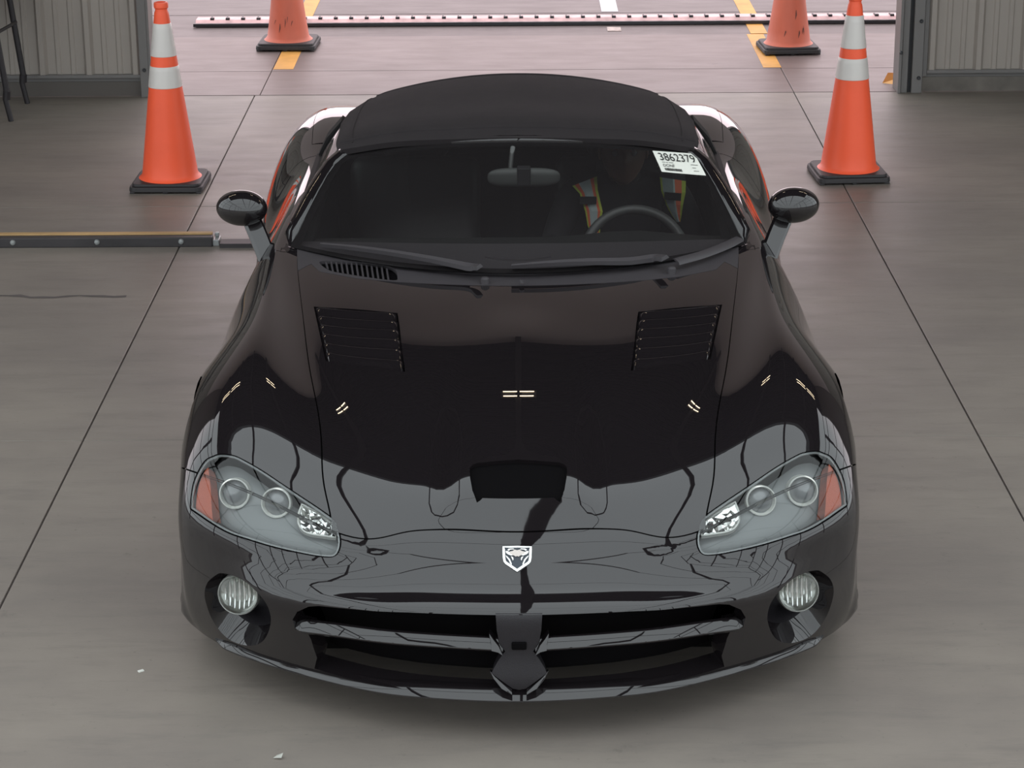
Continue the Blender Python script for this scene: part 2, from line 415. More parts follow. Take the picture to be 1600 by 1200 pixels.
L = [((x - .03, -10.03, 0), (x + .03, -9.97, 5.1)) for x in np.arange(-5.6, 5.7, 1.4)] + [((-5.6, -10.02, z - .025), (5.6, -9.98, z + .025)) for z in (.6, 1.2, 1.8, 2.4, 3.0, 3.6, 4.5, 5.1)]
boxes('window_3', L, bar, kind='structure')

# fluorescent fittings under the deck
tube_m = mat('lit_tube', (1, .9, .75), .5, emit=(1, .8, .55), estr=16)
def lamp(x, y, z, label, k=1.0):
    r = empty('strip_light', (x, y, z), label=label, cat='ceiling light', group='strip lights under the dark roof')
    boxes('housing', [((-.62 * k, -.2, 0), (.62 * k, .2, .05))], dark_m, r, bevel=.004)
    for sx_ in (-.30 * k, .30 * k):
        for sy in (-.13, .13):
            bm = bmesh.new(); tube(bm, [(sx_ - .25 * k, sy, -.02), (sx_ + .25 * k, sy, -.02)], .018, 12); finish(bm, 'tube', tube_m, r, smooth=60)
    return r
lamp(0, 5.8, 5.0, 'strip light with four short lit tubes under the dark roof, above the car middle', .42)
lamp(-3.6, 5.2, 5.0, 'long strip light with four lit tubes under the dark roof, at the left', 1.7)
lamp(3.6, 5.2, 5.0, 'long strip light with four lit tubes under the dark roof, at the right', 1.7)

# painted lines outdoors
yel = mat('worn_yellow_paint', (.68, .33, .07), .6, noise=(5, .18, (1, 1, 1)))
for nm, a, lab in (('yellow_line', (-1.495, -1.372), 'yellow painted lane line beside the left cone outside the doorway'), ('yellow_line', (1.505, 1.615), 'yellow painted lane line beside the right cone outside the doorway')):
    o = boxes(nm, [((a[0], 8.73 if a[0] < 0 else 8.70, 0), (a[1], 9.79, .0035)), ((a[0] - (.012 if a[0] < 0 else -.03), 9.82, -.01), (a[1] - (.03 if a[0] < 0 else -.03), 16, .0025))], yel); tag(o, lab, 'road marking')
tag(boxes('white_line', [((.585, 10.66, -.01), (.70, 14, .003))], mat('white_paint', (.62, .6, .62), .6)), 'short white painted line on the driveway beyond the spike strip', 'road marking')
tag(boxes('white_patch', [((.6, 9.94, -.01), (.69, 10.08, .003))], mat('faded_white_paint', (.5, .4, .37), .7, noise=(20, .3, (1, 1, 1)))), 'faded white paint patch on the driveway in front of the spike strip', 'road marking')

# spike strip across the driveway
sp = empty('spike_strip', (0, 10.28, .004), label='long pale pink metal spike strip with dark slots across the driveway', cat='spike strip')
pink = mat('faded_pink_paint', (.78, .50, .50), .55, noise=(9, .25, (1, 1, 1)))
V = [(x, y, z) for x in (-2.16, 6.0) for y, z in ((-.1, 0), (-.045, .035), (.06, .035), (.11, 0))]
mesh('plate', V, [(0, 1, 5, 4), (1, 2, 6, 5), (2, 3, 7, 6), (0, 4, 7, 3), (0, 3, 2, 1), (4, 5, 6, 7)], pink, sp)
boxes('front_edge', [((-2.17, -.125, 0), (6, -.098, .02))], dark_m, sp)
t0 = None
for i in range(46):
    if t0 is None:
        t0 = boxes('tooth', [((-.014, -.05, .03), (.012, -.02, .046)), ((-.014, -.02, .034), (-.004, .03, .042))], dark_m, sp); o = t0
    else: o = t0.copy(); col.objects.link(o); o.parent = sp
    o.location = (-2.05 + i * .104, 0, 0)

# steel track on the floor at the left
tr = empty('floor_track', (-1.4, 4.77, 0), label='dark steel floor track with a yellow top edge at the left', cat='floor track')
boxes('rail', [((-4.1, -.03, 0), (.02, .02, .045))], mat('worn_black_steel', (.035, .031, .033), .55, noise=(8, .4, (.3, 1, 1))), tr, bevel=.004)
boxes('top_edge', [((-4.1, .018, .02), (.015, .05, .052))], mat('yellow_edge', (.42, .26, .11), .6, noise=(12, .25, (.3, 1, 1))), tr, bevel=.003, label='yellow top edge')
for x in (-.12, -.50, -.88, -1.26):
    bm = bmesh.new(); lathe(bm, [(.0001, .008), (.010, .006), (.013, 0)], 12, Matrix.Translation((x, -.03, .025)) @ Matrix.Rotation(math.pi / 2, 4, 'X')); finish(bm, 'bolt', M['silver'], tr, smooth=50)
boxes('end_bracket', [((.02, -.02, 0), (.05, .06, .03)), ((.025, .03, .03), (.045, .05, .05))], M['silver'], tr, bevel=.004)
tag(boxes('steel_strip', [((-1.345, 4.72, 0), (-.75, 4.80, .02))], mat('dark_strip', (.035, .03, .032), .6)), 'short flat dark steel strip on the floor next to the track end', 'metal strip')

def joint_crack(name, pts, w, lab):
    random.seed(3); Vv = []; 
    for i, (x, y) in enumerate(pts):
        ww = w * random.uniform(.4, 1.3); Vv += [(x, y - ww, .0012), (x, y + ww, .0012)]
    tag(mesh(name, Vv, [(2 * i, 2 * i + 2, 2 * i + 3, 2 * i + 1) for i in range(len(pts) - 1)], mat('crack_filler', (.095, .082, .08), .8)), lab, 'floor crack')
random.seed(5)
joint_crack('floor_crack', [(-2.6 + i * .05, 3.985 + .012 * math.sin(i * .9) + random.uniform(-.01, .01)) for i in range(20)], .012, 'thin dark crack in the concrete floor left of the car')
bm = bmesh.new()
vs = [bm.verts.new(p) for p in ((-.012, 0, .004), (.01, -.006, .007), (.013, .012, .012), (-.004, .016, .004))]; bm.faces.new(vs)
bmesh.ops.solidify(bm, geom=bm.faces[:], thickness=.002)
o = finish(bm, 'paper_scrap', M['white'], label='tiny white paper scrap on the floor in front of the car', cat='litter'); o.location = (-.622, -.092, 0)
for lab, (x, y), sz in (('small pale scrap on the floor left of the front wheel', (-1.05, .42), .008), ('small pale fleck on the floor near the slab joint at left', (-.98, .86), .006)):
    bm = bmesh.new(); box(bm, (-sz, -sz * .6, 0), (sz, sz * .6, .003)); o = finish(bm, 'litter_fleck', M['white'], label=lab, cat='litter'); o.location = (x, y, 0); o.rotation_euler.z = .6
# small yellow wedge outside by the right jamb
bm = bmesh.new()
for f in (((-.04, 0, 0), (.14, -.10, 0), (.16, .03, 0), (.16, .06, .05), (.0, .06, .05)),):
    vs = [bm.verts.new(p) for p in f]; bm.faces.new((vs[0], vs[1], vs[2])); bm.faces.new((vs[0], vs[2], vs[3], vs[4])); bm.faces.new((vs[0], vs[1], vs[3], vs[4])); bm.faces.new((vs[1], vs[2], vs[3]))
o = finish(bm, 'wheel_chock', mat('chock_yellow', (.78, .38, .10), .5), label='small yellow wedge lying outside against the right door frame', cat='wheel chock'); o.location = (2.2, 8.22, .002)

# ------------------------------------------------------------------ cones
orange = mat('fluorescent_orange', (1.0, .125, .05), .42, spec=.4, noise=(3, .06, (1, 1, 1)))
faded = mat('faded_orange', (.62, .145, .085), .5, noise=(4, .2, (1, 1, .4)))
band = mat('reflective_band', (.68, .64, .61), .4, .05, noise=(7, .07, (1, 1, .2)))
rub = mat('cone_base_rubber', (.028, .025, .027), .6)
smear = mat('dark_scuff', (.16, .06, .045), .7)
def cone(x, y, rz, bodym, bands, lab, grp=None, s=1.0):
    r = empty('traffic_cone', (x, y, .0045 if y > 8 else 0), rz, label=lab, cat='traffic cone', group='orange cones around the doorway')
    bm = bmesh.new(); h = .182 * s
    for z0, z1, w in ((.008, .032, h), (.032, .046, h * .93)):
        P = []
        c = .035
        for sx_, sy in ((1, 1), (-1, 1), (-1, -1), (1, -1)):
            a0 = math.atan2(sy, sx_) - math.pi / 4
            for k in range(4): a = a0 + k * math.pi / 6; P.append((sx_ * (w - c) + c * math.cos(a), sy * (w - c) + c * math.sin(a)))
        lo = [bm.verts.new((a, b, z0)) for a, b in P]; hi = [bm.verts.new((a * .985, b * .985, z1)) for a, b in P]; n = len(P)
        for i in range(n): bm.faces.new((lo[i], lo[(i + 1) % n], hi[(i + 1) % n], hi[i]))
        bm.faces.new(hi); bm.faces.new(lo[::-1])
    for a in ((-1, -1), (1, -1), (1, 1), (-1, 1), (0, -1), (0, 1)): box(bm, (a[0] * (h - .02) - .013, a[1] * (h - .015) - .01, 0), (a[0] * (h - .02) + .013, a[1] * (h - .015) + .01, .01))
    finish(bm, 'base', rub, r, bevel=.004)
    R = lambda z: (.138 - (.138 - .035) * (z - .06) / (.86 - .06))
    bm = bmesh.new()
    lathe(bm, [(.158, .044), (.150, .050), (.142, .058)] + [(R(z), z) for z in np.linspace(.07, .85, 14)] + [(.0345, .862), (.030, .872), (.030, .882), (.035, .886), (.035, .905), (.032, .912), (.024, .913), (.024, .88)], 56)
    if bodym is faded:       # old soft cone: gentle dents
        for v in bm.verts:
            a = math.atan2(v.co.y, v.co.x); k = 1 - .05 * max(0, math.sin(a * 2 + v.co.z * 5)) * (v.co.z > .07); v.co.x *= k; v.co.y *= k
    finish(bm, 'cone_body', bodym, r, smooth=50)
    if bands:
        for z0, z1 in ((.652, .812), (.500, .604)):
            bm = bmesh.new(); lathe(bm, [(R(z0) + .0002, z0)] + [(R(z) + .0025, z) for z in np.linspace(z0 + .002, z1 - .002, 6)] + [(R(z1) + .0002, z1)], 56)
            finish(bm, 'reflective_collar', band, r, smooth=50, label='silver reflective collar')
    else:
        random.seed(int(x * 10) + 5)
        for k in range(5):
            a0 = random.uniform(-2.2, -.9); z0 = random.uniform(.09, .22); w = random.uniform(.04, .11); hh = random.uniform(.008, .05); Vv = []
            for q in range(6):
                a = a0 + w * q / 5
                for dz in (0, hh * math.sin(math.pi * (q + .5) / 6)): zz = z0 + dz + q * .006; Vv.append(((R(zz) + .002) * math.cos(a), (R(zz) + .002) * math.sin(a), zz))
            mesh('scuff', Vv, [(2 * i, 2 * i + 2, 2 * i + 3, 2 * i + 1) for i in range(5)], smear, r, label='dark scuff mark')
    return r
cone(-1.725, 5.875, math.radians(-1), orange, True, 'bright orange traffic cone with silver bands standing left of the car')
cone(1.655, 5.98, math.radians(3.5), orange, True, 'bright orange traffic cone with silver bands standing right of the car')
cone(-1.467, 9.47, math.radians(-2), faded, False, 'faded orange cone without bands outside, on the left yellow line', s=1.05)
cone(1.715, 9.24, math.radians(4), faded, False, 'faded scuffed orange cone outside on the right yellow line', s=1.0)

# ------------------------------------------------------------------ folding table at the left edge
tb = empty('folding_table', (-3.3, 7.55, 0), label='folding table on black tube legs at the far left by the wall', cat='table')
tm = mat('black_tube', (.02, .017, .02), .4)
def legs(x, r):
    for y in (7.34, 7.80):
        bm = bmesh.new(); dx = .03
        tube(bm, [(x - .06 + 3.3, y - 7.55, .74), (x + .0 + 3.3, y - 7.55, .16)], .017, 12); tube(bm, [(x + 3.3 + .0, y - 7.55, .17), (x + 3.3 - .005, y - 7.55, .125)], .021, 12)
        tube(bm, [(x + 3.3 - .012, y - 7.55, .13), (x + 3.3 + .012, y - 7.55, 0)], .015, 12)
        finish(bm, 'leg', tm, r, smooth=50)
    bm = bmesh.new(); tube(bm, [(x + 3.3 - .02, -.21, .50), (x + 3.3 - .02, .25, .47)], .01, 8); tube(bm, [(x + 3.3 - .025, -.21, .50), (x + 3.3 - .45, .0, .70)], .010, 8); tube(bm, [(x + 3.3 - .025, -.21, .44), (x + 3.3 - .40, -.05, .62)], .010, 8)
    finish(bm, 'brace', tm, r, smooth=50)
legs(-2.83, tb); legs(-4.0, tb)
boxes('table_top', [((-.95, -.38, .735), (.52, .38, .765))], mat('table_top_grey', (.3, .29, .28), .5), tb, bevel=.01)
# ------------------------------------------------------------------ the car
TRACE = [
 [[-0.8212,0.5495],[-0.8359,0.5372],[-0.8541,0.5177],[-0.8671,0.4859],[-0.8738,0.4507],[-0.8686,0.4195],[-0.8614,0.3953],[-0.8299,0.3909],[-0.8013,0.3849],[-0.757,0.3761],[-0.7198,0.3756],[-0.6729,0.3747],[-0.6255,0.3762],[-0.578,0.3783],[-0.5526,0.3862],[-0.553,0.4156],[-0.5789,0.4804],[-0.5885,0.5032],[-0.6231,0.5149],[-0.6625,0.5235],[-0.6995,0.5327],[-0.7359,0.5447],[-0.7713,0.5547],[-0.7928,0.558]],
 [[-0.0011,0.2246],[-0.0681,0.2248],[-0.2129,0.2269],[-0.3145,0.2274],[-0.4405,0.2241],[-0.5464,0.2254],[-0.5922,0.2271],[-0.6142,0.2232],[-0.6379,0.2061],[-0.6474,0.1824],[-0.6441,0.1526],[-0.6215,0.1512],[-0.616,0.1307],[-0.611,0.0768],[-0.6217,0.0354],[-0.5878,0.0326],[-0.5243,0.0295],[-0.4278,0.0285],[-0.3252,0.0249],[-0.1763,0.024],[-0.056,0.0226],[-0.0025,0.0231]],
 [[-0.7988,0.2549],[-0.8258,0.2226],[-0.8393,0.1797],[-0.836,0.1382],[-0.8293,0.1022],[-0.8176,0.0726],[-0.7989,0.0482],[-0.7688,0.0431],[-0.7363,0.0533],[-0.7112,0.0778],[-0.6952,0.1183],[-0.6877,0.1673],[-0.6924,0.2078],[-0.7044,0.2343],[-0.7199,0.2523],[-0.7392,0.2648],[-0.7626,0.2677],[-0.7826,0.2643]],
 [[-0.7946,0.251],[-0.8147,0.2252],[-0.8242,0.1886],[-0.8227,0.1271],[-0.8103,0.0933],[-0.7863,0.0715],[-0.7593,0.063],[-0.7319,0.0731],[-0.7112,0.0958],[-0.6978,0.1355],[-0.6959,0.1863],[-0.7082,0.2263],[-0.7202,0.2447],[-0.7396,0.2592],[-0.7632,0.2621],[-0.7802,0.2597]],
 [[-0.5559,1.3826],[-0.4425,1.386],[-0.3418,1.3695],[-0.336,1.1763],[-0.3247,1.023],[-0.4328,1.0535],[-0.5435,1.0634],[-0.5504,1.2207]],
 [[-0.1285,0.6166],[-0.1219,0.6254],[-0.1083,0.6326],[-0.0534,0.6407],[0.0011,0.6454],[0.0556,0.6399],[0.1103,0.631],[0.1239,0.6237],[0.1303,0.6127],[0.1266,0.583],[0.1188,0.5492],[0.1054,0.525],[0.0973,0.5287],[0.091,0.5336],[0.0037,0.5348],[-0.09,0.5343],[-0.0964,0.5294],[-0.1045,0.5258],[-0.1176,0.5504],[-0.1267,0.5845]],
 [[-0.5979,1.6254],[-0.546,1.6923],[-0.5227,1.6352],[-0.4265,1.6064],[-0.3389,1.6043],[-0.2116,1.605],[0.0043,1.6005]],
 [[-0.5206,1.7183],[-0.4865,1.7352],[-0.4262,1.7369],[-0.3694,1.7239],[-0.3431,1.6964],[-0.3362,1.6379],[-0.3448,1.6172],[-0.3969,1.6236],[-0.4439,1.6353],[-0.4877,1.6486],[-0.5107,1.6785]],
 [[-0.5031,1.7226],[-0.4988,1.671]],
 [[-0.4899,1.7293],[-0.4861,1.6542]],
 [[-0.4773,1.7298],[-0.4734,1.6502]],
 [[-0.465,1.7302],[-0.4611,1.6464]],
 [[-0.4531,1.7306],[-0.449,1.6427]],
 [[-0.4414,1.731],[-0.4371,1.6393]],
 [[-0.4299,1.7314],[-0.4254,1.6364]],
 [[-0.4185,1.729],[-0.4138,1.6335]],
 [[-0.4072,1.7265],[-0.4023,1.6305]],
 [[-0.396,1.724],[-0.3909,1.6282]],
 [[-0.3848,1.7215],[-0.3795,1.6269]],
 [[-0.3736,1.719],[-0.3681,1.6255]],
 [[-0.3622,1.7082],[-0.3567,1.6241]],
 [[-0.5559,1.3826],[-0.3418,1.3695],[-0.3247,1.023],[-0.5435,1.0634]],
 [[-0.5559,1.3826],[-0.3418,1.3695],[-0.3247,1.023],[-0.5435,1.0634]],
 [[-0.8556,0.5028],[-0.8428,0.4691],[-0.823,0.4279],[-0.8016,0.3863],[-0.8262,0.3907],[-0.8534,0.3949],[-0.8632,0.4181],[-0.8686,0.449],[-0.8653,0.4792]],
 [[-0.6599,0.5126],[-0.6665,0.4871],[-0.6633,0.4646],[-0.6499,0.4509],[-0.6342,0.4496],[-0.6108,0.4592],[-0.5834,0.4684],[-0.5903,0.501],[-0.6082,0.5071],[-0.6236,0.5117]],
 [[-0.7794,0.4591]],
 [[-0.707,0.4787]],
 [-0.7385,0.2,0.3296],
 [[-0.8556,0.5028],[-0.8428,0.4691],[-0.823,0.4279],[-0.8016,0.3863],[-0.8262,0.3907],[-0.8534,0.3949],[-0.8632,0.4181],[-0.8686,0.449],[-0.8653,0.4792]],
 [[-0.6599,0.5126],[-0.6665,0.4871],[-0.6633,0.4646],[-0.6499,0.4509],[-0.6342,0.4496],[-0.6108,0.4592],[-0.5834,0.4684],[-0.5903,0.501],[-0.6082,0.5071],[-0.6236,0.5117]],
 [[-0.7794,0.4591]],
 [[-0.707,0.4787]],
 [0.7346,0.2,0.3305],
 [[-0.6449,0.1582],[-0.6259,0.1574],[-0.5698,0.1594],[-0.4497,0.1575],[-0.2303,0.1532],[-0.0706,0.1496],[-0.0393,0.1455]],
 [[-0.6449,0.1582],[-0.6259,0.1574],[-0.5698,0.1594],[-0.4497,0.1575],[-0.2303,0.1532],[-0.0706,0.1496],[-0.0393,0.1455]],
 [[-0.0011,0.2298],[-0.0614,0.23],[-0.0574,0.1872],[-0.0506,0.1598],[-0.0361,0.1398],[-0.0518,0.122],[-0.0689,0.0986],[-0.0753,0.0872],[-0.0486,0.0673],[-0.0188,0.0455],[-0.0024,0.0416]],
 [[-0.0772,0.1768],[-0.0655,0.1654],[-0.0523,0.1541],[-0.0412,0.1369],[-0.0542,0.1425],[-0.0707,0.1452],[-0.0722,0.1567]],
 [[-0.0804,0.0887],[-0.0591,0.0706],[-0.0206,0.0436],[-0.0207,0.0376],[-0.0496,0.0509],[-0.0699,0.0704]],
 [[-0.0772,0.1768],[-0.0655,0.1654],[-0.0523,0.1541],[-0.0412,0.1369],[-0.0542,0.1425],[-0.0707,0.1452],[-0.0722,0.1567]],
 [[-0.0804,0.0887],[-0.0591,0.0706],[-0.0206,0.0436],[-0.0207,0.0376],[-0.0496,0.0509],[-0.0699,0.0704]],
 [[-0.0195,0.1613],[0.0165,0.1612],[0.0164,0.1455],[-0.0196,0.1456]],
 [[-0.8614,0.0182],[-0.8276,0.0124],[-0.7854,0.0134],[-0.7419,0.0104],[-0.6972,0.0105],[-0.6563,0.0101],[-0.5905,0.0137],[-0.5113,0.017],[-0.3802,0.0204],[-0.2172,0.0193],[-0.099,0.0192],[-0.0025,0.0188]],
 [[-0.0406,0.4135],[0.0333,0.4131],[0.0338,0.3395],[-0.0421,0.3397]],
 [[-0.5752,0.0168]],
 [[-0.4655,0.0296]],
 [[-0.3473,0.0298]],
 [[-0.2334,0.0193]],
 [[-0.1324,0.0008]],
 [[-0.5782,0.0278]],
 [[-0.4677,0.0401]],
 [[-0.3489,0.0399]],
 [[-0.2344,0.0291]],
 [[-0.1329,0.0104]],
 [[-0.0172,0.0042]],
 [[0.0893,0.0135]],
 [[0.1971,0.0124]],
 [[0.3062,0.0004]],
 [[0.3793,-0.0154]],
 [[-0.0173,0.0138]],
 [[0.0897,0.0231]],
 [[0.198,0.0221]],
 [[0.3077,0.0103]],
 [[0.381,-0.0053]],
 [[0.5033,0.5237],[0.6746,0.5186],[0.6653,0.3723],[0.503,0.4019]],
 [0.0208,1.93,1.0191],
 [0.189,2.38,0.8725],
 [0.1973,2.378,0.8764],
 [0.2106,2.3748,0.8825],
 [0.2189,2.3728,0.8864],
 [0.2489,2.3744,0.898],
 [0.2606,2.3772,0.902],
 [0.2724,2.38,0.9059],
 [0.2137,2.355,0.8528],
 [0.2196,2.353,0.8547],
 [0.2289,2.3498,0.8576],
 [0.2348,2.3478,0.8594],
 [0.2561,2.3494,0.8638],
 [0.2645,2.3522,0.8649],
 [0.2729,2.355,0.866],
 [0.2322,2.34,0.7956],
 [0.2378,2.338,0.7961],
 [0.2468,2.3348,0.7969],
 [0.2525,2.3328,0.7974],
 [0.2731,2.3344,0.7968],
 [0.2812,2.3372,0.796],
 [0.2892,2.34,0.7952],
 [0.2412,2.34,0.7456],
 [0.2451,2.338,0.7461],
 [0.2513,2.3348,0.7469],
 [0.2552,2.3328,0.7474],
 [0.2695,2.3344,0.7469],
 [0.2751,2.3372,0.7461],
 [0.2808,2.34,0.7453],
 [0.2614,2.345,0.6939],
 [0.2631,2.343,0.6945],
 [0.2658,2.3398,0.6953],
 [0.2675,2.3378,0.6959],
 [0.2739,2.3394,0.6954],
 [0.2765,2.3422,0.6946],
 [0.2791,2.345,0.6938],
 [0.2118,2.322,0.8388],
 [0.2686,2.322,0.8385],
 [0.4876,2.38,0.9013],
 [0.4945,2.3784,0.9006],
 [0.5309,2.37,0.8968],
 [0.5363,2.3712,0.8956],
 [0.5613,2.3768,0.8903],
 [0.573,2.3794,0.8878],
 [0.5757,2.38,0.8872],
 [0.4922,2.355,0.8613],
 [0.4986,2.3534,0.8612],
 [0.5321,2.345,0.8603],
 [0.5371,2.3462,0.8596],
 [0.5602,2.3518,0.8561],
 [0.571,2.3544,0.8545],
 [0.5735,2.355,0.8541],
 [0.5095,2.34,0.8166],
 [0.5138,2.3384,0.817],
 [0.5362,2.33,0.8191],
 [0.5396,2.3312,0.8187],
 [0.5553,2.3368,0.8172],
 [0.5626,2.3394,0.8164],
 [0.5643,2.34,0.8163],
 [0.5287,2.34,0.7825],
 [0.5311,2.3384,0.7829],
 [0.5434,2.33,0.7851],
 [0.5453,2.3312,0.7848],
 [0.5543,2.3368,0.7832],
 [0.5585,2.3394,0.7825],
 [0.5595,2.34,0.7823],
 [0.5471,2.345,0.7561],
 [0.5476,2.3434,0.7565],
 [0.5507,2.335,0.7588],
 [0.5514,2.3362,0.7584],
 [0.5542,2.3418,0.7569],
 [0.5555,2.3444,0.7562],
 [0.5559,2.345,0.756],
 [0.5002,2.322,0.8529],
 [0.5571,2.322,0.8481],
]

car = empty('sports_car', (-.003, 0, 0), math.radians(-.06), label='gloss black two-seat sports car with black canvas top parked in the doorway', cat='car')
BODY=[
 # chin .. nose .. hood .. tail ; columns: centre, mid, hood cut, crown, shoulder, side, low side, sill
 [(0,.013,.105),(.25,.04,.105),(.50,.135,.105),(.72,.275,.105),(.83,.375,.11),(.885,.44,.115),(.91,.47,.12),(.92,.49,.12)],
 [(0,-.005,.15),(.25,.02,.15),(.505,.115,.15),(.735,.26,.15),(.845,.36,.15),(.90,.43,.15),(.925,.47,.145),(.935,.50,.135)],
 [(0,.0,.25),(.27,.02,.25),(.515,.085,.25),(.745,.21,.25),(.865,.325,.25),(.915,.42,.24),(.94,.52,.21),(.945,.54,.14)],
 [(0,.006,.374),(.27,.012,.376),(.52,.060,.374),(.735,.162,.365),(.87,.30,.37),(.918,.43,.35),(.95,.57,.26),(.955,.60,.14)],
 [(0,.064,.396),(.275,.071,.397),(.525,.096,.403),(.742,.180,.43),(.878,.31,.43),(.922,.46,.40),(.953,.61,.28),(.958,.64,.14)],
 [(0,.126,.46),(.28,.129,.462),(.53,.130,.467),(.75,.20,.50),(.885,.33,.50),(.922,.50,.46),(.958,.66,.31),(.962,.70,.14)],
 [(0,.182,.51),(.28,.184,.514),(.487,.170,.524),(.70,.26,.595),(.86,.39,.60),(.93,.58,.53),(.965,.78,.34),(.968,.82,.14)],
 [(0,.285,.572),(.28,.285,.578),(.51,.290,.594),(.705,.36,.652),(.853,.465,.654),(.94,.655,.552),(.969,.84,.34),(.97,.87,.14)],
 [(0,.40,.617),(.28,.40,.624),(.525,.415,.657),(.70,.47,.708),(.84,.55,.704),(.95,.74,.57),(.972,.9,.34),(.972,.92,.14)],
 [(0,.70,.711),(.29,.70,.716),(.575,.74,.735),(.72,.77,.787),(.83,.81,.765),(.975,.96,.57),(.972,1.05,.34),(.972,1.08,.14)],
 [(0,1.10,.774),(.30,1.10,.778),(.63,1.13,.785),(.73,1.14,.813),(.80,1.16,.79),(.945,1.24,.57),(.965,1.3,.34),(.965,1.32,.14)],
 [(0,1.42,.811),(.32,1.44,.814),(.68,1.52,.822),(.745,1.53,.829),(.79,1.54,.815),(.93,1.57,.58),(.955,1.6,.34),(.955,1.6,.14)],
 [(0,1.75,.838),(.32,1.76,.839),(.705,1.78,.843),(.755,1.78,.844),(.795,1.78,.828),(.92,1.8,.6),(.955,1.82,.34),(.955,1.83,.14)],
 [(0,2.3,.86),(.33,2.3,.86),(.715,2.3,.865),(.762,2.3,.855),(.79,2.3,.82),(.895,2.3,.59),(.96,2.3,.34),(.96,2.3,.14)],
 [(0,2.8,.865),(.33,2.8,.865),(.70,2.8,.868),(.762,2.8,.857),(.812,2.8,.818),(.932,2.8,.60),(.97,2.8,.34),(.97,2.8,.14)],
 [(0,3.25,.89),(.33,3.25,.89),(.70,3.25,.908),(.788,3.25,.892),(.86,3.25,.842),(.96,3.25,.61),(.97,3.25,.34),(.965,3.25,.14)],
 [(0,3.7,.865),(.33,3.7,.867),(.69,3.7,.872),(.77,3.7,.856),(.84,3.7,.80),(.94,3.7,.59),(.965,3.7,.34),(.965,3.7,.14)],
 [(0,4.1,.80),(.33,4.1,.80),(.64,4.08,.79),(.72,4.06,.765),(.79,4.03,.715),(.895,4.0,.56),(.925,3.95,.34),(.925,3.9,.16)],
 [(0,4.35,.745),(.32,4.34,.745),(.60,4.31,.73),(.69,4.26,.70),(.77,4.19,.65),(.87,4.12,.54),(.905,4.05,.36),(.905,4.0,.18)],
 [(0,4.45,.58),(.32,4.44,.58),(.60,4.40,.58),(.72,4.34,.57),(.80,4.26,.55),(.87,4.18,.47),(.9,4.12,.35),(.9,4.06,.2)],
 [(0,4.40,.22),(.32,4.39,.22),(.60,4.35,.22),(.73,4.29,.22),(.81,4.22,.22),(.865,4.15,.22),(.885,4.10,.21),(.885,4.06,.2)],
]
def body_disp(p,uv):
    x=np.abs(p[:,0]); y=p[:,1]; z=p[:,2]; q=p.copy()
    hood=(z>.5)*(y<1.5)
    dome=0*x
    scoop=.036*(1-sstep(x,.115,.27))*sstep(y,.165,.262)*(1-sstep(y,.24,.95))
    spine=.008*np.exp(-(x/.12)**2)*(1-sstep(y,1.0,1.35))*sstep(z,.60,.64)
    q[:,2]+=hood*(dome+scoop+spine)
    return q

S = Surf(BODY, body_disp)
U, V_ = S.UK, S.VK
def tr():
    # next outline measured on the body, in the (across, along) coordinates of its surface, or a point in metres
    return np.array(TRACE.pop(0), float)
def uvY(u, Y):
    """v on column u where the surface reaches length Y"""
    vs = np.linspace(V_[4], V_[-2], 800); p = S.P(np.stack([np.full(800, u), vs], 1))[:, 1]
    return float(vs[np.argmax(p > Y)])
def uz(v, z):
    us = np.linspace(U[3], U[-1], 400); p = S.P(np.stack([us, np.full(400, v)], 1))[:, 2]
    return float(us[np.argmax(p < z)])
def arch(Yc, zc, r, n=40):
    """wheel opening traced on the flank, closed across the sill"""
    pts = []
    uu, vv = np.meshgrid(np.linspace(U[3], U[-1], 240), np.linspace(V_[0], V_[18], 700)); uv = np.stack([uu.ravel(), vv.ravel()], 1); P = S.P(uv)
    for a in np.linspace(math.radians(-28), math.radians(208), n):
        t = (Yc - r * math.cos(a), zc + r * math.sin(a)); d = (P[:, 1] - t[0]) ** 2 + (P[:, 2] - t[1]) ** 2; pts.append(uv[d.argmin()])
    pts = np.array(pts); e = U[-1] + .02
    return np.concatenate([[[e, pts[0][1]]], pts, [[e, pts[-1][1]]]])
AF = arch(.84, .335, .365); AR = arch(3.34, .345, .385)
AF[0, 1] = min(AF[:, 1].min(), AF[0, 1]); 

HL = tr()
HLs = smooth_poly(HL, 4, sharp=(6,))
GR = tr()
GR[0, 0] = GR[-1, 0] = 0
GRf = np.concatenate([GR[:-1], (GR[::-1] * [-1, 1])[:-1]])
FOG = smooth_poly(tr(), 3)
FOGI = smooth_poly(tr(), 3)
VENT = smooth_poly(tr(), 4, sharp=(0, 2, 4, 6))
SCO = tr()
SCO = .5 * (SCO + (SCO * [-1, 1])[[8, 7, 6, 5, 4, 3, 2, 1, 0, 19, 18, 17, 16, 15, 14, 13, 12, 11, 10, 9]])
PT = M['paint']; g = .0022
v5 = V_[6]; u2 = U[2]; ue = U[-1]
hr = tr()
hr[0, 0] = -u2; hr[-1, 0] = 0
hood_out = np.concatenate([[[-u2 + g, v5 + g]], hr, (hr[:-1] * [-1, 1])[::-1], [[u2 - g, v5 + g]]])
panel('hood', S, hood_out, [VENT, flip(VENT), SCO], PT, car, step=.022, flange_holes=[.02, .02, .012])
# front bumper cover
sil = float(AF[:, 1].min())
bo = [(-ue, 0)] + [(-ue, V_[2])] + [(-ue, v5 - g), (ue, v5 - g), (ue, 0)]
def arch_cut(A, g=0.): return grow(A, g)
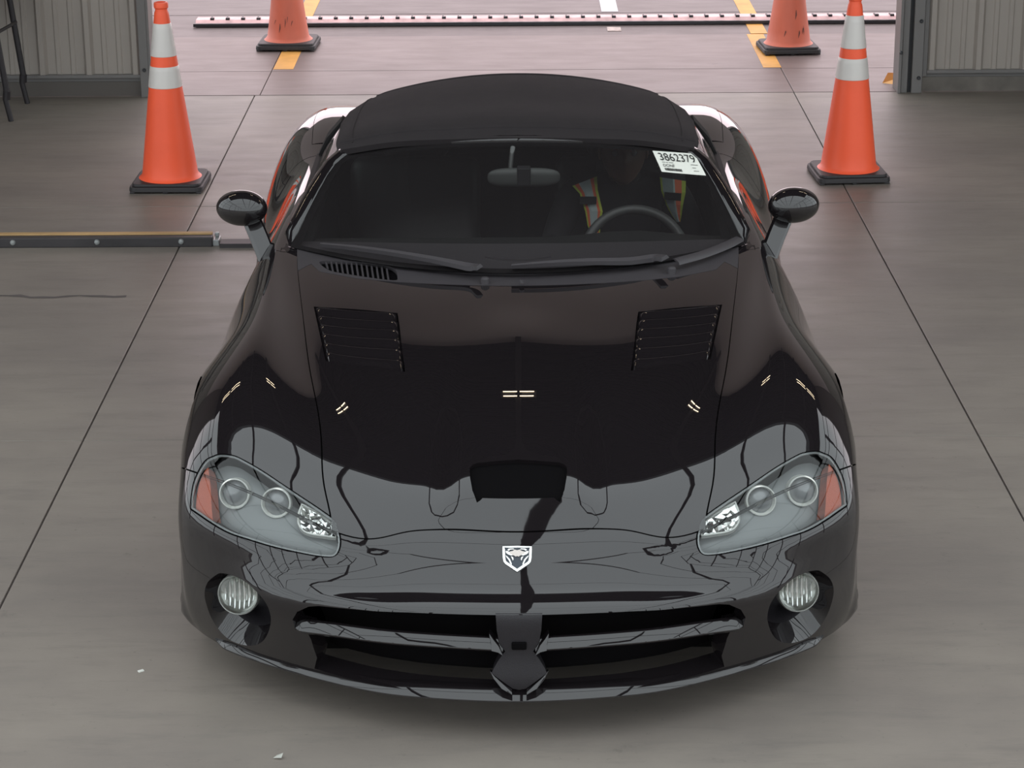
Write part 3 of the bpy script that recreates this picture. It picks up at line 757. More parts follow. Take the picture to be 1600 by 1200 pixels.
# where the arch meets, the outline is cut by treating the arch as a hole reaching past the edge
panel('front_bumper', S, bo, [grow(HLs, .004), flip(grow(HLs, .004)), GRf, FOG, flip(FOG), AF * [-1, 1], AF], PT, car, step=.022, flange_holes=[.02, .02, .055, .004, .004, 0, 0])
dF = 1.70
for s in (-1, 1):
    h = [np.array([-s * 1, 1]) * 1.] ; f = (lambda P: P * [-s * -1, 1]) if s < 0 else (lambda P: P * [-1, 1])
    H_ = grow(HLs, .004) if s < 0 else flip(grow(HLs, .004))
    A_ = AF * [s, 1]
    rear = [(s * u, uvY(u, dF) - g) for u in np.linspace(u2, ue, 16)]
    cornr = [(s * (u2 + g), v5 + g)]
    panel('front_fender', S, cornr + [(s * (u2 + g), V_[8]), (s * (u2 + g), hr[0, 1])] + rear + [(s * ue, v5 + g)], [H_, A_], PT, car, step=.024, flange_holes=[.02, 0])
    dR = 2.86; us = U[6] + .05
    P_ = [(s * u, uvY(u, dF) + g) for u in np.linspace(u2, us, 12)] + [(s * u, uvY(u, dR) - g) for u in np.linspace(us, u2, 12)]
    d = panel('door', S, P_, [], PT, car, step=.03)
    P_ = [(s * u, uvY(u, dF) + g) for u in (us + .004, ue)] + [(s * u, uvY(u, dR) - g) for u in (ue, us + .004)]
    panel('side_sill', S, P_, [], PT, car, step=.04)
    # rear quarter up to the deck-lid seam
    us2 = U[3] - .04
    seam = [(s * us2, uvY(us2, 3.0)), (s * (us2 + .02), uvY(us2, 3.5)), (s * us2, V_[17])]
    P_ = [(s * u, uvY(u, dR) + g) for u in np.linspace(ue, u2, 14)] + [(s * u2, uvY(u2, 2.98))] + [seam[0], seam[1], seam[2]] + [(s * ue, V_[17])]
    panel('rear_quarter', S, P_, [AR * [s, 1]], PT, car, step=.035, flange_holes=[0])
    # wheel housings
    for A, yc in ((AF, .84), (AR, 3.34)):
        bm = bmesh.new(); rr = .366 if yc < 1 else .386; lathe(bm, [(rr, .0), (rr + .004, .28), (.05, .29)], 40, Matrix.Translation((s * .84, yc, .34)) @ Matrix.Rotation(-s * math.pi / 2, 4, 'Y'))
        bmesh.ops.delete(bm, geom=[v for v in bm.verts if v.co.z < .10], context='VERTS')
        finish(bm, 'wheel_housing', M['shell'], car, smooth=60)
us2 = U[3] - .04 - .004
deck = [(-u2, uvY(u2, 3.0)), (-us2, uvY(us2, 3.0) + .004), (-us2 - .02, uvY(us2, 3.5)), (-us2, V_[17])]
panel('deck_lid', S, deck + [(-a, b) for a, b in deck[::-1]], [], PT, car, step=.04)
panel('rear_bumper', S, [(-ue, V_[17] + g), (ue, V_[17] + g), (ue, V_[-1]), (-ue, V_[-1])], [], PT, car, step=.05)
for s in (-1, 1):
    q = [(s * a, b) for a, b in ((U[2] + .02, V_[18]), (U[4], V_[18] + .02), (U[4] + .05, V_[19] - .03), (U[2] + .02, V_[19] - .03))]
    panel('tail_light', S, q, [], mat('red_lens', (.35, .01, .01), .15, coat=1), car, offset=.004, flange=.006)
# dark structure under the panels so that no light leaks through the seams
big = [GRf, grow(FOG, .01), flip(grow(FOG, .01)), grow(SCO, .01), grow(VENT, .008), flip(grow(VENT, .008)), grow(HLs, .02), flip(grow(HLs, .02)), grow(AF, .0) * [1, 1], AF * [-1, 1], AR, AR * [-1, 1]]
cab = [(-u2 + .02, uvY(u2, 1.80)), (-u2 + .02, uvY(u2, 3.05)), (u2 - .02, uvY(u2, 3.05)), (u2 - .02, uvY(u2, 1.80)), (.30, uvY(.3, 1.62)), (-.30, uvY(.3, 1.62))]
panel('inner_shell', S, [(-ue, 0), (ue, 0), (ue, V_[-1]), (-ue, V_[-1])], big + [np.array(cab)], M['shell'], car, offset=-.016, flange=0, step=.04, estep=.03)
boxes('floor_pan', [((-.80, .35, .10), (.80, 4.2, .14))], M['shell'], car)

# cowl between hood and windscreen
co = np.concatenate([hr + [0, .004], (hr[:-1] * [-1, 1])[::-1] + [0, .004], [(u2, uvY(u2, 1.80)), (-u2, uvY(u2, 1.80))]])
CV = tr()
panel('cowl', S, co, [smooth_poly(CV, 3)], M['cowl'], car, step=.03, flange_holes=[.012])
cvp = panel('cowl_vent', S, smooth_poly(CV, 3), [], M['seam'], car, offset=-.014, flange=0)
# vent bars run fore-aft between the long edges
for i in range(13):
    A_, B_ = tr(); a, m_, b = S.P([A_, (A_ + B_) / 2, B_]); n = S.N([A_])[0] * orient(S)
    sweep_obj('vent_bar', [a - n * .003, m_ - n * .003, b - n * .003], [n] * 3, [(-.0028, -.008), (.0028, -.008), (.0028, .001), (-.0028, .001)], M['cowl'], cvp)

# hood louvres
for s in (-1, 1):
    C4 = tr() * [1 if s < 0 else -1, 1]
    panel('vent_well', S, VENT if s < 0 else flip(VENT), [], M['seam'], car, offset=-.03, flange=0)
    sg = orient(S)
    for k in range(6):
        t0, t1 = k / 6 + .01, (k + 1.18) / 6; t1 = min(t1, 1.0)
        a = np.linspace(.015, .985, 15); V = []; prof = [(1., -.017), (.8, -.0125), (.55, -.0075), (.3, -.003), (.1, -.0004), (0., -.001)]
        for w, d in prof:
            uv = bilin(C4, a, np.full(15, t0 + (t1 - t0) * w)); P = S.P(uv) + S.N(uv) * sg * d
            e = np.minimum(a, 1 - a); P = P - S.N(uv) * sg * (.006 * (1 - sstep(e, 0, .08)))[:, None]; V += list(P)
        Fc = [(r * 15 + i, r * 15 + i + 1, (r + 1) * 15 + i + 1, (r + 1) * 15 + i) for r in range(5) for i in range(14)]
        if s < 0: Fc = [f[::-1] for f in Fc]
        o = mesh('louvre_blade', V, Fc, PT, car, smooth=True)
        md = o.modifiers.new('thick', 'SOLIDIFY'); md.thickness = .003; md.offset = -1

# scoop throat
sct = panel('scoop_throat', S, SCO, [], M['seam'], car, offset=-.012, flange=0)
p = S.P(SCO); lo_ = p[:, 1].min()
boxes('scoop_tray', [((-.12, .262, .50), (.12, .36, .560))], M['trim'], car, bevel=.004)

# headlights
for s in (-1, 1):
    T = (lambda P: np.asarray(P)) if s < 0 else (lambda P: flip(P))
    q = T(HLs)
    hb = panel('headlight', S, grow(q, .001), [], M['bucket'], car, offset=-.05, flange=-.046, step=.025)
    panel('lens', S, q, [], M['lens'], hb, offset=.0005, flange=.003, step=.02, label='clear lens cover')
    panel('seal', S, grow(q, .0045), [q], M['seam'], hb, offset=-.003, flange=.006, label='black seal')
    p_rim = S.P(grow(q, -.002)); n_rim = S.N(grow(q, -.002)) * orient(S)
    sweep_obj('rim', p_rim - n_rim * .004, n_rim, [(-.002, -.002), (.002, -.002), (.002, .002), (-.002, .002)], M['silver'], hb, closed=True)
    am = smooth_poly(tr(), 3, sharp=(0, 3))
    panel('side_reflector', S, T(am), [], M['amber'], hb, offset=-.012, flange=.03, label='amber side reflector')
    ch = smooth_poly(tr(), 3, sharp=(0, 6))
    chd = T(densify(ch, .012)); pr = S.P(chd); nr = S.N(chd) * orient(S); nm_ = nr.mean(0); nm_ /= np.linalg.norm(nm_); nm_ = np.array([nm_[0] * .5, nm_[1], nm_[2] * .8]); nm_ /= np.linalg.norm(nm_)
    cen = pr.mean(0); flat = pr - np.outer(((pr - cen) @ nm_) * .65, nm_)
    sweep_obj('ring', flat - nm_ * .018, [nm_] * len(flat), [(-.002, -.014), (.002, -.014), (.002, .002), (-.002, .002)], M['white'], hb, closed=True)
    random.seed(11); e1 = np.cross(nm_, [0, 0, 1.]); e1 /= np.linalg.norm(e1); e2 = np.cross(nm_, e1)
    Q = flat - nm_ * .024; q2 = np.stack([(Q - cen) @ e1, (Q - cen) @ e2], 1); lo2, hi2 = q2.min(0), q2.max(0); pts2 = [tuple(v) for v in q2]
    for gx in np.arange(lo2[0], hi2[0], .011):
        for gy in np.arange(lo2[1], hi2[1], .011):
            c2 = np.array([gx + random.uniform(-.003, .003), gy + random.uniform(-.003, .003)])
            if inside(c2[None], q2)[0] and edge_dist(c2[None], q2)[0] > .004: pts2.append(tuple(c2))
    n_ = len(q2); vo, eo, fo, _a, _b, _c = delaunay_2d_cdt([Vector(v) for v in pts2], [(i, (i + 1) % n_) for i in range(n_)], [], 0, 1e-6)
    vo = np.array([tuple(v) for v in vo]); bm = bmesh.new(); vs = []
    for i, v in enumerate(vo):
        onb = edge_dist(v[None], q2)[0] < .003; dz = 0 if onb else random.uniform(-.007, .004); vs.append(bm.verts.new(cen - nm_ * .024 + e1 * v[0] + e2 * v[1] + nm_ * (dz + ((Q - cen - np.outer((Q - cen) @ nm_, nm_)) * 0).sum())))
    for f in fo:
        if inside(vo[list(f)].mean(0)[None], q2)[0]: bm.faces.new([vs[i] for i in f])
    bmesh.ops.recalc_face_normals(bm, faces=bm.faces)
    if sum((f.normal for f in bm.faces), Vector()).dot(Vector(nm_)) < 0: bmesh.ops.reverse_faces(bm, faces=bm.faces)
    finish(bm, 'inner_reflector', M['chrome'], hb, label='chrome faceted inner reflector')
    for k, rr in enumerate((.0415, .0405)):
        uvc = T(tr())[0]; pc = S.P([uvc])[0]; nc = (S.N([uvc]) * orient(S))[0]
        vd = np.array([s * .12, .9, -.41]); c = pc + vd * .034
        zax = Vector((s * .10, -1, .30)).normalized(); rotm = zax.to_track_quat('Z', 'Y').to_matrix().to_4x4(); MT = Matrix.Translation(c) @ rotm
        bm = bmesh.new(); lathe(bm, [(rr - .001, -.03), (rr, 0), (rr - .001, .005), (rr - .004, .006), (rr - .0065, .002), (rr - .010, -.02)], 48, MT)
        finish(bm, 'projector_ring', M['white'], hb, smooth=40, label='pale ring round a projector lens')
        bm = bmesh.new(); lathe(bm, [(rr - .006, -.012), (rr - .01, -.004), (rr - .02, .004), (.012, .0075), (.0005, .0085)], 40, MT)
        finish(bm, 'projector_lens', mat('projector_lens', (.24, .245, .25), .25, coat=1, ior=1.6), hb, smooth=60)
    # fog light in its oval recess
    o_, i_ = T(FOG), T(FOGI)
    sgn = orient(S)
    def loop(P, d, n=60):
        P = np.asarray(P); seg = np.linalg.norm(np.roll(P, -1, 0) - P, axis=1); cs = np.concatenate([[0], np.cumsum(seg)]); t = np.linspace(0, cs[-1], n, endpoint=False)
        Q = np.stack([np.interp(t, cs, np.append(P[:, 0], P[0, 0])), np.interp(t, cs, np.append(P[:, 1], P[0, 1]))], 1); return S.P(Q) + S.N(Q) * sgn * d
    i0 = np.argmin(((i_ - o_[0]) ** 2).sum(1)); i_ = np.roll(i_, -i0, 0)
    A = loop(o_, 0); B = loop(i_, -.058); Cc = B.mean(0)
    mid = [A * (1 - w) + B * w + 0 for w in (0, .33, .66, 1)]
    nrm = (S.N([o_.mean(0)]) * sgn)[0]
    for k_, w in ((1, .33), (2, .66)): mid[k_] = mid[k_]
    V = [p for r in mid for p in r]; Fc = [(r * 60 + i, r * 60 + (i + 1) % 60, (r + 1) * 60 + (i + 1) % 60, (r + 1) * 60 + i) for r in range(3) for i in range(60)]
    def rec(o):
        bm = bmesh.new(); bm.from_mesh(o.data); bmesh.ops.recalc_face_normals(bm, faces=bm.faces)
        f = min(bm.faces, key=lambda f: -f.calc_area()); 
        if f.normal.dot(Vector(Cc) + Vector(nrm) * .3 - f.calc_center_median()) < 0: bmesh.ops.reverse_faces(bm, faces=bm.faces)
        bm.to_mesh(o.data); bm.free(); return o
    fr = rec(mesh('fog_surround', V, Fc, PT, car, smooth=True))
    # black tunnel
    D = [B, (B - Cc) * .93 + Cc - nrm * .03, (B - Cc) * .86 + Cc + np.array([0, .09, -.0])]
    V = [p for r in D for p in r]; Fc = [(r * 60 + i, r * 60 + (i + 1) % 60, (r + 1) * 60 + (i + 1) % 60, (r + 1) * 60 + i) for r in range(2) for i in range(60)] + [tuple(120 + i for i in range(60))]
    tn = rec(mesh('fog_tunnel', V, Fc, M['trim'], fr, smooth=True))
    c = tr()
    MT = Matrix.Translation(c) @ Vector((s * .12, -1, .16)).normalized().to_track_quat('Z', 'Y').to_matrix().to_4x4()
    bm = bmesh.new(); lathe(bm, [(.056, -.05), (.056, .0), (.053, .006), (.050, .004), (.045, -.006), (.028, -.03), (.012, -.034), (.0005, -.034)], 48, MT)
    fl = finish(bm, 'fog_light', mat('fog_reflector', (.75, .76, .72), .2, .7), car, smooth=40)
    random.seed(4); bm = bmesh.new()
    for k in range(-3, 4):
        x = k * .0125; hh = math.sqrt(max(0, .043 ** 2 - x * x)); tube(bm, [MT @ Vector((x, -hh, -.012)), MT @ Vector((x * 1.05, 0, -.02)), MT @ Vector((x, hh, -.012))], [.003, .0052, .003], 8)
    finish(bm, 'flutes', M['chrome'], fl, smooth=60)
    bm = bmesh.new(); lathe(bm, [(.052, .004), (.047, .013), (.034, .021), (.018, .025), (.0005, .026)], 48, MT); finish(bm, 'lens', M['lens'], fl, smooth=60)

# grille: dark mesh behind, cross bar, centre post
gp = panel('grille_mesh', S, grow(GRf, .01), [], M['seam'], car, offset=-.10, flange=0, step=.04)
for s in (-1, 1):
    bp = tr(); bp = smooth_poly(bp, 5, closed=False)
    bp = bp if s < 0 else bp * [-1, 1]
    P = S.P(bp); N = S.N(bp) * orient(S); n = len(P)
    up = np.array([0, -.25, 1.]); 
    prof = [(-.012 * 1, 0)]
    pr = []; t0_ = Vector(P[1] - P[0]); SG = 1 if t0_.cross(Vector(up)).y < 0 else -1
    for i in range(n):
        w = 1.0 if i > 3 else .55 + .15 * i
        pr.append([(SG * a * w, b * w) for a, b in ((-.020, .016), (-.012, .015), (.008, -.004), (.010, -.007), (.004, -.017), (-.02, -.019))])
    # side axis points forward, up axis points up
    nn = [up] * n
    V, Fc = sweep(P - N * .006, nn, pr)
    o = mesh('grille_bar', V, Fc, PT, car); bm = bmesh.new(); bm.from_mesh(o.data); bmesh.ops.recalc_face_normals(bm, faces=bm.faces); bm.to_mesh(o.data); bm.free()
    o.data.polygons.foreach_set('use_smooth', [True] * len(o.data.polygons)); o.data.set_sharp_from_angle(angle=math.radians(25))
    md = o.modifiers.new('bevel', 'BEVEL'); md.width = .002; md.segments = 2; md.limit_method = 'ANGLE'
PO = tr(); PO[0, 0] = PO[-1, 0] = 0
PO = np.concatenate([PO[:-1], (PO[::-1] * [-1, 1])[:-1]])
panel('grille_post', S, PO, [], M['trim'], car, offset=.0, flange=.07, step=.02)
for s in (-1, 1):
    for nm, pts in (('grille_wing', [(766,992),(773,1000),(781,1008),(788,1020),(780,1016),(770,1014),(769,1006)]), ('grille_wing', [(767,1051),(780,1062),(802,1077),(802,1080),(786,1073),(774,1062)])):
        q = tr(); q = q if s < 0 else flip(q)
        uvm = q.mean(0); P = S.P(q); N = (S.N(q) * orient(S)); nrm_ = N.mean(0)
        up_ = np.array([0, -.3, .8])
        V = list(P + N * .006 + up_ * .0) + list(P - N * .03); n = len(P)
        # tilt the face upward so that it catches the roof light
        zc = P[:, 2].mean()
        V = [np.array(v) + (np.array([0, -.55 * (zc - v[2]) , 0]) if i < n else 0) for i, v in enumerate(V)]
        bm = bmesh.new(); vs = [bm.verts.new(v) for v in V]; bm.faces.new(vs[:n]); bm.faces.new(vs[n:][::-1])
        for i in range(n): bm.faces.new((vs[i], vs[n + i], vs[n + (i + 1) % n], vs[(i + 1) % n]))
        bmesh.ops.recalc_face_normals(bm, faces=bm.faces); finish(bm, nm, PT, car, bevel=.001)
a = S.P(tr()); 
boxes('tow_socket', [((-.019, a[:, 1].min() - .006, a[:, 2].min()), (.019, a[:, 1].min() + .03, a[:, 2].max()))], M['seam'], car, bevel=.003)
# chin splitter: painted strip with an upward facing chamfer
lp = smooth_poly(tr(), 4, closed=False); lp[-1, 0] = 0
lp = np.concatenate([lp, (lp[::-1] * [-1, 1])[1:]])
P = S.P(lp); P[:, 2] = .128 + (P[:, 2] - .128) * .25; N = S.N(lp) * orient(S); N[:, 2] = 0; N /= np.linalg.norm(N, axis=1)[:, None]
n = len(P); tp = np.minimum(1, np.minimum(np.arange(n), n - 1 - np.arange(n)) / 6. + .12)
V = []; prof = [(-.03, .020), (-.012, .019), (-.008, .0175), (.0155, -.006), (.016, -.009), (-.03, -.020)]
for i in range(n):
    for a_, b_ in prof: V.append(P[i] + N[i] * a_ * (tp[i] if a_ > 0 else 1) + np.array([0, 0, b_ * tp[i]]))
k = len(prof); Fc = [(i * k + j, i * k + (j + 1) % k, (i + 1) * k + (j + 1) % k, (i + 1) * k + j) for i in range(n - 1) for j in range(k)] + [tuple(range(k)), tuple((n - 1) * k + j for j in range(k))[::-1]]
o = mesh('chin_splitter', V, Fc, PT, car); bm = bmesh.new(); bm.from_mesh(o.data); bmesh.ops.recalc_face_normals(bm, faces=bm.faces); bm.to_mesh(o.data); bm.free()
o.data.polygons.foreach_set('use_smooth', [True] * len(o.data.polygons)); o.data.set_sharp_from_angle(angle=math.radians(25))

# ------------------------------------------------------------------ badge
def decal(C4, SS, poly_list, m, name, parent, off=.002, thick=.0015, **k):
    """flat shapes given in 0..1 box coordinates laid on a surface inside quad C4 (tl,tr,br,bl in uv)"""
    sgn = orient(SS); bm = bmesh.new()
    for poly in poly_list:
        P = np.array(poly, float); P = densify(P, .04); uv = bilin(C4, P[:, 0], P[:, 1]); X = SS.P(uv) + SS.N(uv) * sgn * off; B_ = X - SS.N(uv) * sgn * thick
        a = [bm.verts.new(p) for p in X]; b = [bm.verts.new(p) for p in B_]; n = len(a)
        e = [bm.edges.new((a[i], a[(i + 1) % n])) for i in range(n)]; bmesh.ops.triangle_fill(bm, edges=e, use_beauty=True)
        for i in range(n): bm.faces.new((a[i], a[(i + 1) % n], b[(i + 1) % n], b[i]))
    bmesh.ops.recalc_face_normals(bm, faces=bm.faces)
    return finish(bm, name, m, parent, **k)
BQ = tr()
def ring_poly(P, w):
    P = np.array(P); Q = grow(P, -w); return P, Q
sh = [(.01, .03), (.25, .015), (.5, .0), (.75, .015), (.99, .03), (.995, .2), (.985, .55), (.96, .68), (.90, .75), (.5, .985), (.10, .75), (.04, .68), (.015, .55), (.005, .2)]
decal(BQ, S, [sh], mat('badge_dark', (.03, .04, .055), .3), 'badge', car, off=.003, thick=.003)
bdg = bpy.data.objects['badge']; bdg['label'] = 'shield badge'
Pq, Qq = ring_poly(sh, .085); quads = [[Pq[i], Pq[(i + 1) % 14], Qq[(i + 1) % 14], Qq[i]] for i in range(14)]
decal(BQ, S, quads, mat('badge_white', (.9, .9, .88), .25, .3), 'shield_border', bdg, off=.0055, thick=.003)
def mirp(P): return [(1 - x, y) for x, y in P][::-1]
head = [(.24, .30), (.34, .27), (.42, .20), (.5, .235), (.58, .20), (.66, .27), (.76, .30), (.74, .38), (.66, .44), (.60, .46), (.55, .50), (.5, .48), (.45, .50), (.40, .46), (.34, .44), (.26, .38)]
brow = [(.17, .21), (.22, .155), (.36, .14), (.41, .18), (.33, .19), (.26, .20), (.22, .26)]
cheek = [(.11, .27), (.18, .27), (.26, .34), (.36, .44), (.30, .46), (.20, .42), (.13, .36)]
fang = [(.29, .49), (.36, .52), (.38, .60), (.355, .64)]
jaw = [(.11, .46), (.16, .49), (.26, .60), (.32, .74), (.31, .80), (.27, .74), (.21, .62), (.14, .53)]
bw = bpy.data.materials['badge_white']
decal(BQ, S, [head], mat('badge_pale', (.62, .56, .52), .4), 'emblem_head', bdg, off=.0062, thick=.0035)
decal(BQ, S, [brow, mirp(brow), cheek, mirp(cheek), fang, mirp(fang), jaw, mirp(jaw), [(.36, .84), (.42, .90), (.38, .93)], mirp([(.36, .84), (.42, .90), (.38, .93)])], bw, 'emblem_lines', bdg, off=.006, thick=.0033)
# ------------------------------------------------------------------ windscreen, frame, soft top, side glass
def ws_rows():
    rows = []
    for t in (0, .33, .66, 1):
        r = []
        for s_ in (0, .25, .5, .75, 1):
            x = s_ * (.725 - .150 * t)
            y = (1.47 + .27 * s_ ** 2) * (1 - t) + (2.03 + .09 * s_ ** 2) * t
            z = (.832 + .012 * s_ ** 2) * (1 - t) + (1.118 - .05 * s_ ** 2) * t + .020 * 4 * t * (1 - t)
            r.append((x, y, z))
        rows.append(r)
    return rows
WSF = Surf(ws_rows())
wu, wv = WSF.UK[-1], WSF.VK[-1]
c = .10
gl = smooth_poly([(-wu, 0), (-wu, wv - c), (-wu + .03, wv - .028), (-wu + c, wv), (wu - c, wv), (wu - .03, wv - .028), (wu, wv - c), (wu, 0)], 5, sharp=(0, 1, 3, 4, 6, 7))
ws = panel('windscreen', WSF, gl, [], M['glass'], car, flange=0, step=.05, label='dark tinted windscreen')
inn = smooth_poly([(-wu + .03, .02), (-wu + .03, wv - c), (-wu + .055, wv - .045), (-wu + c, wv - .022), (wu - c, wv - .022), (wu - .055, wv - .045), (wu - .03, wv - c), (wu - .03, .02)], 5, sharp=(0, 1, 3, 4, 6, 7))
panel('black_border', WSF, gl, [inn], M['seam'], ws, offset=-.004, flange=0, step=.05)
fp = gl[:-5] if False else gl
path = smooth_poly([(-wu, -.01), (-wu, wv - c), (-wu + .03, wv - .028), (-wu + c, wv), (wu - c, wv), (wu - .03, wv - .028), (wu, wv - c), (wu, -.01)], 6, closed=False, sharp=(1, 3, 4, 6))
path = [p for p in path]; out = []
for a, b in zip(path, path[1:]):
    k = max(1, int(np.linalg.norm(b - a) / .06)); out += [a + (b - a) * j / k for j in range(k)]
out.append(path[-1]); path = np.array(out)
P = WSF.P(path); N = WSF.N(path) * orient(WSF)
sweep_obj('windscreen_frame', P, N, [(-.006, -.02), (-.006, .004), (.0, .0085), (.012, .011), (.034, .008), (.046, -.004), (.048, -.02)], PT, car, smooth=70)
if True:    # make sure the profile leans outwards
    o = bpy.data.objects['windscreen_frame']; xs_ = [v.co.x for v in o.data.vertices]
    if max(xs_) < .745:
        me = o.data; bpy.data.objects.remove(o)
        sweep_obj('windscreen_frame', P, N, [(-a, b) for a, b in [(-.006, -.02), (-.006, .004), (.0, .0085), (.012, .011), (.034, .008), (.046, -.004), (.048, -.02)]], PT, car, smooth=70)

TOP = []
for Y, zc, xr, zr, xb, zb in ((2.055, 1.128, .560, 1.082, .585, 1.058), (2.12, 1.150, .568, 1.092, .598, 1.062), (2.35, 1.168, .575, 1.096, .612, 1.055), (2.62, 1.174, .570, 1.088, .622, 1.035), (2.80, 1.168, .56, 1.07, .635, .99), (2.96, 1.145, .55, 1.035, .645, .94), (3.12, 1.085, .55, .99, .655, .915), (3.30, 1.00, .58, .93, .665, .90), (3.44, .915, .60, .90, .665, .885)):
    TOP.append([(0, Y - .03 if Y < 2.2 else Y, zc), (xr * .45, Y - .02 if Y < 2.2 else Y, zc - (zc - zr) * .16), (xr * .8, Y, zc - (zc - zr) * .52), (xr, Y + .02, zr), ((xr + xb) / 2 + .006, Y + .03, (zr + zb) / 2 + .004), (xb, Y + .03, zb)])
TS = Surf(TOP)
tu, tv = TS.UK[-1], TS.VK[-1]
st = panel('soft_top', TS, [(-tu, 0), (-tu, tv), (tu, tv), (tu, 0)], [], M['fabric'], car, flange=.02, step=.05, label='black canvas soft top')
for s in (-1, 1):
    q = np.array([(s * (TS.UK[3] - .03), tv * a) for a in np.linspace(.03, .95, 20)]); P = TS.P(q); N = TS.N(q) * orient(TS)
    sweep_obj('seam', P + N * .001, N, [(-.003, -.002), (-.002, .0012), (.002, .0012), (.003, -.002)], M['fabric'], st)
q = np.array([(a * tu * .92, TS.VK[1] + .0) for a in np.linspace(-1, 1, 30)]); P = TS.P(q); N = TS.N(q) * orient(TS)
sweep_obj('front_hem', P + N * .0, N, [(-.010, -.003), (-.006, .0035), (.006, .0035), (.010, -.003)], M['fabric'], st)
q = np.array([(a * tu * .8, TS.VK[4] + .10) for a in np.linspace(-1, 1, 30)]); P = TS.P(q); N = TS.N(q) * orient(TS)
sweep_obj('roof_bow', P, N, [(-.02, -.003), (-.008, .004), (.008, .004), (.02, -.003)], M['fabric'], st)

# side glass
for s in (-1, 1):
    rows = []
    for t in (0, .5, 1):
        r = []
        for k in range(5):
            w = k / 4; a = np.array([.722 - .01 * w, 1.80 + w * 1.04, .852 + .03 * w]); b = np.array([.578 + .045 * w, 2.14 + w * .66, 1.066 - .05 * w * w])
            p = a * (1 - t) + b * t; p[0] += .012 * 4 * t * (1 - t); r.append(p * [s, 1, 1])
        rows.append(r)
    V = [p for r in rows for p in r]; Fc = [(i * 5 + j, i * 5 + j + 1, (i + 1) * 5 + j + 1, (i + 1) * 5 + j) for i in range(2) for j in range(4)]
    o = mesh('side_window', V, Fc if s > 0 else [f[::-1] for f in Fc], M['sideglass'], car, smooth=True)
    sb = o.modifiers.new('s', 'SUBSURF'); sb.levels = sb.render_levels = 2
    P = [r_[0] for r_ in [[rows[0][k]] for k in range(5)]]
    sweep_obj('belt_seal', [p + np.array([s * .004, 0, -.004]) for p in P], [(0, 0, 1)] * 5, [(-.010, -.008), (-.010, .006), (.010, .006), (.010, -.008)], M['rubber'], car)
    P = [rows[0][4], rows[1][4], rows[2][4], np.array([s * .615, 3.0, 1.02])]
    sweep_obj('window_seal', [p + np.array([s * .002, 0, 0]) for p in P[:3]], [(s, 0, .3)] * 3, [(-.03, -.008), (-.03, .006), (.02, .006), (.02, -.008)], M['rubber'], car)
    # rear side of the canvas between glass and deck
    q = [np.array([s * x, y, z]) for x, y, z in ((.70, 2.84, .882), (.70, 3.05, .885), (.685, 3.3, .892), (.665, 3.46, .885))]
    tpz = [np.array([s * x, y, z]) for x, y, z in ((.636, 2.84, .985), (.648, 3.0, .935), (.662, 3.2, .91), (.665, 3.46, .888))]
    mesh('canvas_quarter', q + tpz, [(i, i + 1, i + 5, i + 4) if s > 0 else (i + 4, i + 5, i + 1, i) for i in range(3)], M['fabric'], car, smooth=True)

# door mirrors
for s in (-1, 1):
    c = np.array([s * .886, 1.90, .930]); bm = bmesh.new()
    bmesh.ops.create_uvsphere(bm, u_segments=48, v_segments=32, radius=1)
    for v in bm.verts:
        x, y, z = v.co
        back = y > 0
        X = x * (.083 + .006 * (x * s)); Z = z * (.058 + .004 * (x * s)) ; Yv = y * (.075 if not back else .02)
        Z -= .012 * (1 - abs(x)) * (z < 0) * 0
        v.co = (X, Yv + .015 * x * s, Z + .010 * x * s * 0)
    o = finish(bm, 'door_mirror', PT, car, smooth=60, label='gloss black oval door mirror'); o.location = c; o.rotation_euler = (math.radians(-6), 0, s * math.radians(6) * -1)
    bm = bmesh.new(); lathe(bm, [(.0001, 0), (.95, 0), (1, -.02)], 40)
    for v in bm.verts: v.co = (v.co.x * .072, .022 - v.co.z * .1, v.co.y * .048)
    g_ = finish(bm, 'mirror_glass', M['mirror'], o, smooth=30)
    pts = [np.array([s * x, y, z]) for x, y, z in ((.868, 1.905, .905), (.852, 1.885, .872), (.834, 1.86, .838), (.818, 1.835, .806), (.806, 1.815, .782))]
    arm = sweep_obj('mirror_arm', pts, [(-s * .15, -1, .45)] * 5, [(-.030, -.012), (-.030, .004), (-.024, .010), (.020, .010), (.030, .002), (.030, -.012)], PT, car, smooth=30)

# wheels
def wheel(x, y, R, w, s):
    MT = Matrix.Translation((x, y, R)) @ Matrix.Rotation(s * math.pi / 2, 4, 'Y'); h = w / 2; ri = R - .10
    bm = bmesh.new(); lathe(bm, [(ri, -h + .01), (ri + .04, -h), (R - .03, -h), (R - .008, -h + .012), (R, -h + .03), (R, h - .03), (R - .008, h - .012), (R - .03, h), (ri + .04, h), (ri, h - .01)], 72, MT)
    t = finish(bm, 'wheel', M['tyre'], car, smooth=35, label='black tyre on an alloy wheel')
    bm = bmesh.new(); lathe(bm, [(ri, -h + .01), (ri - .01, -h + .03), (ri - .025, 0), (ri - .02, h - .02), (ri - .004, h - .004), (ri + .006, h - .002)], 60, MT)
    for k in range(5):
        a = k * 2 * math.pi / 5
        for da in (-.14, .14): tube(bm, [MT @ Vector((.05 * math.cos(a + da), .05 * math.sin(a + da), h - .05)), MT @ Vector(((ri - .01) * math.cos(a + da * .8), (ri - .01) * math.sin(a + da * .8), h - .02))], [.018, .013], 8)
    lathe(bm, [(.07, h - .08), (.065, h - .04), (.03, h - .03), (.0005, h - .03)], 30, MT)
    finish(bm, 'rim', M['alloy'], t, smooth=40)
for s in (-1, 1): wheel(s * .785, .84, .325, .275, s); wheel(s * .775, 3.34, .345, .335, s)

